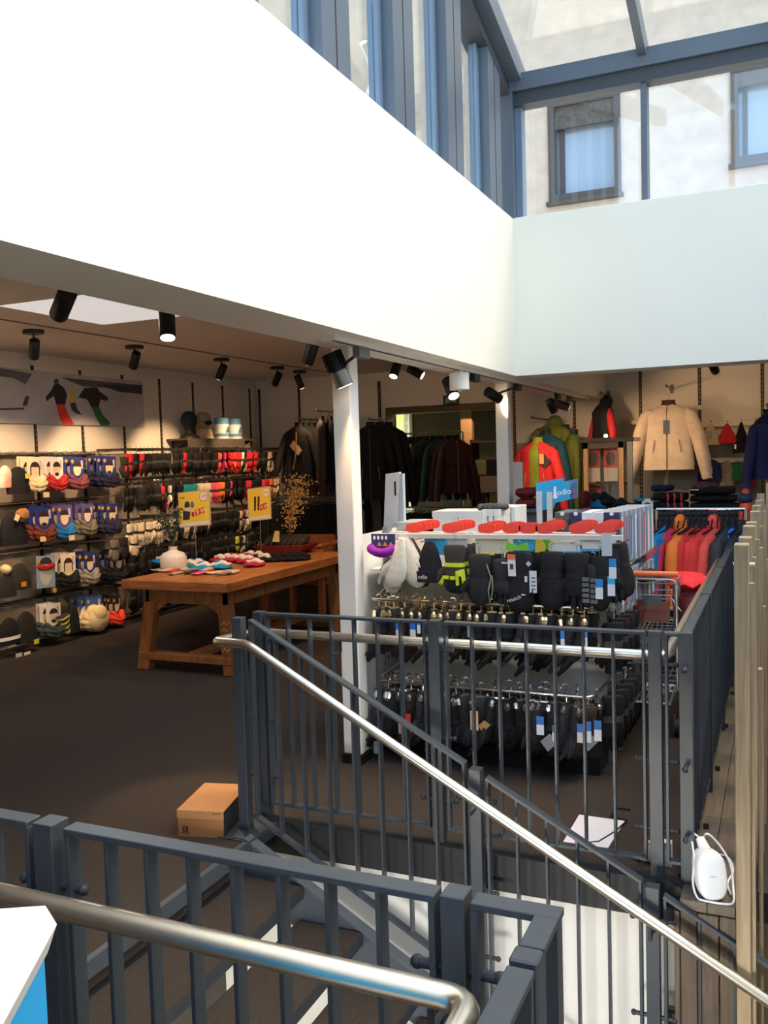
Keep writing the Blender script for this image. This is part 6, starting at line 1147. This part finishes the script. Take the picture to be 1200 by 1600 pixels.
for i, (x, y, lab, am, lit) in enumerate(((99, 474, 'large unlit-looking black spot hanging before the skylight panel', (-6.2, 5.2, .8), True), (261, 504, 'black spot with glowing lens right of the skylight panel', (-2.4, 3.3, .0), True), (486, 550, 'black spot just left of the near column top', (-4.6, 7.1, .75), True), (618, 577, 'small black spot with glowing lens right of the near column', (-3.7, 7.2, .75), True), (649, 581, 'second small black spot with glowing lens right of the near column', (-1.55, 8.9, 1.45), True))):
    Yd = (3.6, 4.4, 6.3, 8.3, 8.6)[i]; h = Yp(x, y, Yd); spot(lab, (h.x, h.y, CZ), h, am if i != 1 else (h.x+.45, h.y-.6, .6), L=.2 if i < 3 else .17, R=.048 if i < 3 else .045, lit=lit, size=26 if i == 1 else 90, power=SPOT_POWER*(1.5 if i == 1 else .9 if i == 2 else .5))
h = Yp(528, 577, 4.33); spot('large finned silver track spot at the top of the near column', (-2.04, 4.36, SZ-.028), (h.x, 4.33, h.z), (-1.70, 4.7, 0.75), L=.19, R=.045, ptype='grey', fins=True, size=75, power=SPOT_POWER*.3)
h = Yp(704, 606, 6.3); spot('black track spot with glowing lens between the two columns', (-2.04, 6.3, SZ-.028), (h.x, 6.3, h.z), (-1.5, 5.6, .9), L=.16, R=.045, ptype='track', size=80, power=SPOT_POWER*.25)
h = Yp(768, 617, 7.35); spot('black track spot in front of the far column top', (-2.04, 7.45, SZ-.028), (h.x, 7.4, h.z), (-1.55, 8.9, 1.55), L=.16, R=.045, ptype='track', size=60, power=SPOT_POWER*.8)
h = Yp(862, 634, 9.0); spot('black track spot with bright lens before the red jackets', (-2.04, 8.95, SZ-.028), (h.x, 9.0, h.z), (-2.0, 9.75, 1.6), L=.15, R=.045, ptype='track', size=100, power=SPOT_POWER*.45)
h = Yp(877, 633, 9.5); spot('dark track spot nearest the glass cabinet', (-2.04, 9.5, SZ-.028), (h.x, 9.5, h.z), (-.7, 10.6, 1.7), L=.16, R=.045, ptype='track', size=90, power=SPOT_POWER*.22)
p = Yp(677, 583, 5.9); r = T('emergency_light', 'white cylindrical housing hanging from the lighting track', 'lamp', (-2.04, 5.95, SZ-.028)); build('housing', M().cyl((-2.04, 5.95, SZ-.16), (-2.04, 5.95, SZ-.045), .068, n=22), mat('e9e6de', .5), r, smooth=True); build('adapter', M().ab((-2.06, 5.92, SZ-.05), (-2.02, 5.98, SZ-.026)), WHITEP, r); build('sensor_tip', M().cyl((-2.04, 5.95, SZ-.172), (-2.04, 5.95, SZ-.158), .012), mat('cfccc4', .4), r)
# warm lamps further back: the corner, the far room
for (x, y, am, pw) in ((-4.1, 12.5, (-3.95, 14.2, 1.9), .9), (-.6, 9.3, (-.3, 11, 1.7), .14), (-3.3, 9.2, (-4.2, 11, 1.4), .1)):
    spot({-4.1: 'black ceiling spot in the room beyond the doorway', -.6: 'black ceiling spot above the cream jacket wall', -3.3: 'black ceiling spot facing the doorway wall'}[x], (x, y, CZ if x < -2 else CZ-.2), (x, y, CZ-.15-(.2 if x > -2 else 0)), am, size=100, power=SPOT_POWER*pw)
for i, y in enumerate((2.0, 3.4, 4.6)):  # unseen spots added to brighten the store interior
    spot(['third', 'second', 'first'][i]+' added black ceiling spot out of view, brightening the interior', (-5.5, y, CZ), (-5.53, y, CZ-.16), (LX, y+.2, 1.3), size=100, power=SPOT_POWER)
# unseen light panels added under the landing to brighten the lower wall
for i, x in enumerate((-1.9, -.8)):
    r = T('added_light_panel', ('left' if i == 0 else 'right')+' added unseen light panel under the landing, brightening the lower storey', 'lamp', (x, .9, -.34)); build('diffuser', M().ab((x-.3, .6, -.335), (x+.3, 1.2, -.32)), mat('fff2dc', .5, emit=3), r)
    l = bpy.data.lights.new('added_panel_light', 'AREA'); l.energy = 85; l.size = .55; l.color = (1, .95, .86); o = bpy.data.objects.new('added_panel_light', l); COL.objects.link(o); o.parent = r; o.location = (0, 0, -.01); o.rotation_euler = (math.radians(35), 0, 0)
# ------------------------------------------------------------------ shoe box, papers, cables, foreground display box
SBX = T('shoe_box', 'brown cardboard shoe box on the carpet at the head of the stairs', 'box', (-2.42, 3.47, 0)); KR = mat('b98450', .75, 0, .05, 20); KR2 = mat('a97645', .75, 0, .05, 20)
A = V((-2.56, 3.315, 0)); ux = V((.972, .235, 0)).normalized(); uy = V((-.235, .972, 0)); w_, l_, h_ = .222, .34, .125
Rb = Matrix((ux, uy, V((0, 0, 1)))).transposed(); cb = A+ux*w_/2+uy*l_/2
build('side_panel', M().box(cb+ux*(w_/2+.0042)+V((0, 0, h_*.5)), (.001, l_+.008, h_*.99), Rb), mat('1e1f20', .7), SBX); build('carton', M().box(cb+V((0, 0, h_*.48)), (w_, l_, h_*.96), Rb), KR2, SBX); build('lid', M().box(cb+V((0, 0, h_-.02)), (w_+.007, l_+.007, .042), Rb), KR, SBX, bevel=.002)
F4 = frame4(A+ux*.036-uy*.0015+V((0, 0, .036)), ux, (0, 0, 1)); build('logo_print', M().box((0, 0, 0), (.026, .026, .001), None).xf(F4), mat('3a2a1c', .7), SBX); textmesh('logo_letter', 'S', .028, KR, SBX, F4 @ Matrix.Translation((0, 0, .0008)))
textmesh('lettering', 'SALOMON', .0085, mat('3a2a1c', .7), SBX, frame4(A+ux*.036-uy*.0015+V((0, 0, .017)), ux, (0, 0, 1))); textmesh('lid_lettering', 'SALOMON', .0085, mat('3a2a1c', .7), SBX, frame4(A+ux*.19-uy*.0045+V((0, 0, h_-.012)), ux, (0, 0, 1)))
PPR = [Zp(x, y, .004) for x, y in ((879, 1318), (905, 1274), (976, 1284), (950, 1326))]
S('paper_sheet', M().prism(PPR, (0, 0, .004)), mat('d5d2dc', .5), 'large white sheet lying on the carpet behind the balustrade', 'paper')
pa = Zp(1000, 1345, .0); r = T('wall_plug', 'small white socket adapter at the foot of the balustrade post', 'socket', (pa.x, 3.78, 0)); build('body', M().ab((-.47, 3.76, 0), (-.42, 3.80, .10)), mat('d9dadc', .5), r); build('second_body', M().ab((-.53, 3.76, .01), (-.49, 3.79, .09)), mat('b9aca2', .5), r)
cbp = [Zp(x, y, .008) for x, y in ((985, 1265), (960, 1262), (955, 1275), (980, 1282), (960, 1300), (935, 1315), (900, 1318), (930, 1330), (985, 1335), (1000, 1345))]
S('cable', M().tube(cbp, .004, 6), MBLACK, 'thin black cable winding across the white sheet on the carpet', 'cable', smooth=True)
p = Zp(996, 1205, .25); S('indicator_lamp', M().ell((-.60, 4.6, .17), (.014, .014, .018), 10, 8).cyl((-.60, 4.6, 0), (-.60, 4.6, .16), .006), mat('e0302a', .4), 'small red indicator on a post under the trolley', 'indicator', smooth=True)
DZ = 1.13; c0 = Zp(71, 1415, DZ); th = math.radians(28.7); dv = V((-math.sin(th), math.cos(th), 0)); pv = V((math.cos(th), math.sin(th), 0))
DB = T('display_box', 'white-lidded bright blue cardboard display box at the lower left corner', 'box', (c0.x-.3, c0.y-.3, .6))
def q4(o, a, b): return [o, o-dv*b, o-dv*b-pv*a, o-pv*a]
top = q4(c0, .5, .6); lo = q4(c0+pv*.012+dv*.006, .524, .612); mid = [p+V((0, 0, -.03)) for p in lo]; bot = [p+V((0, 0, -.065)) for p in q4(c0, .5, .6)]
build('lid', M().loft([bot, mid, top]), mat('f4f2ee', .5), DB)
build('body', M().loft([[p+V((0, 0, -.55)) for p in q4(c0-pv*.004-dv*.004, .492, .592)], [p+V((0, 0, -.06)) for p in q4(c0-pv*.004-dv*.004, .492, .592)]]), mat('16a2ea', .45), DB)
build('pedestal', M().loft([[V((p.x, p.y, 0)) for p in q4(c0-pv*.02-dv*.02, .46, .56)], [V((p.x, p.y, DZ-.55)) for p in q4(c0-pv*.02-dv*.02, .46, .56)]]), mat('e6e4de', .6), DB)
for o in list(bpy.data.objects):
    if 'base_' in o: del o['base_']
print('objects', len(bpy.data.objects), 'tris', sum(sum(len(p.vertices)-2 for p in o.data.polygons) for o in bpy.data.objects if o.type == 'MESH'))
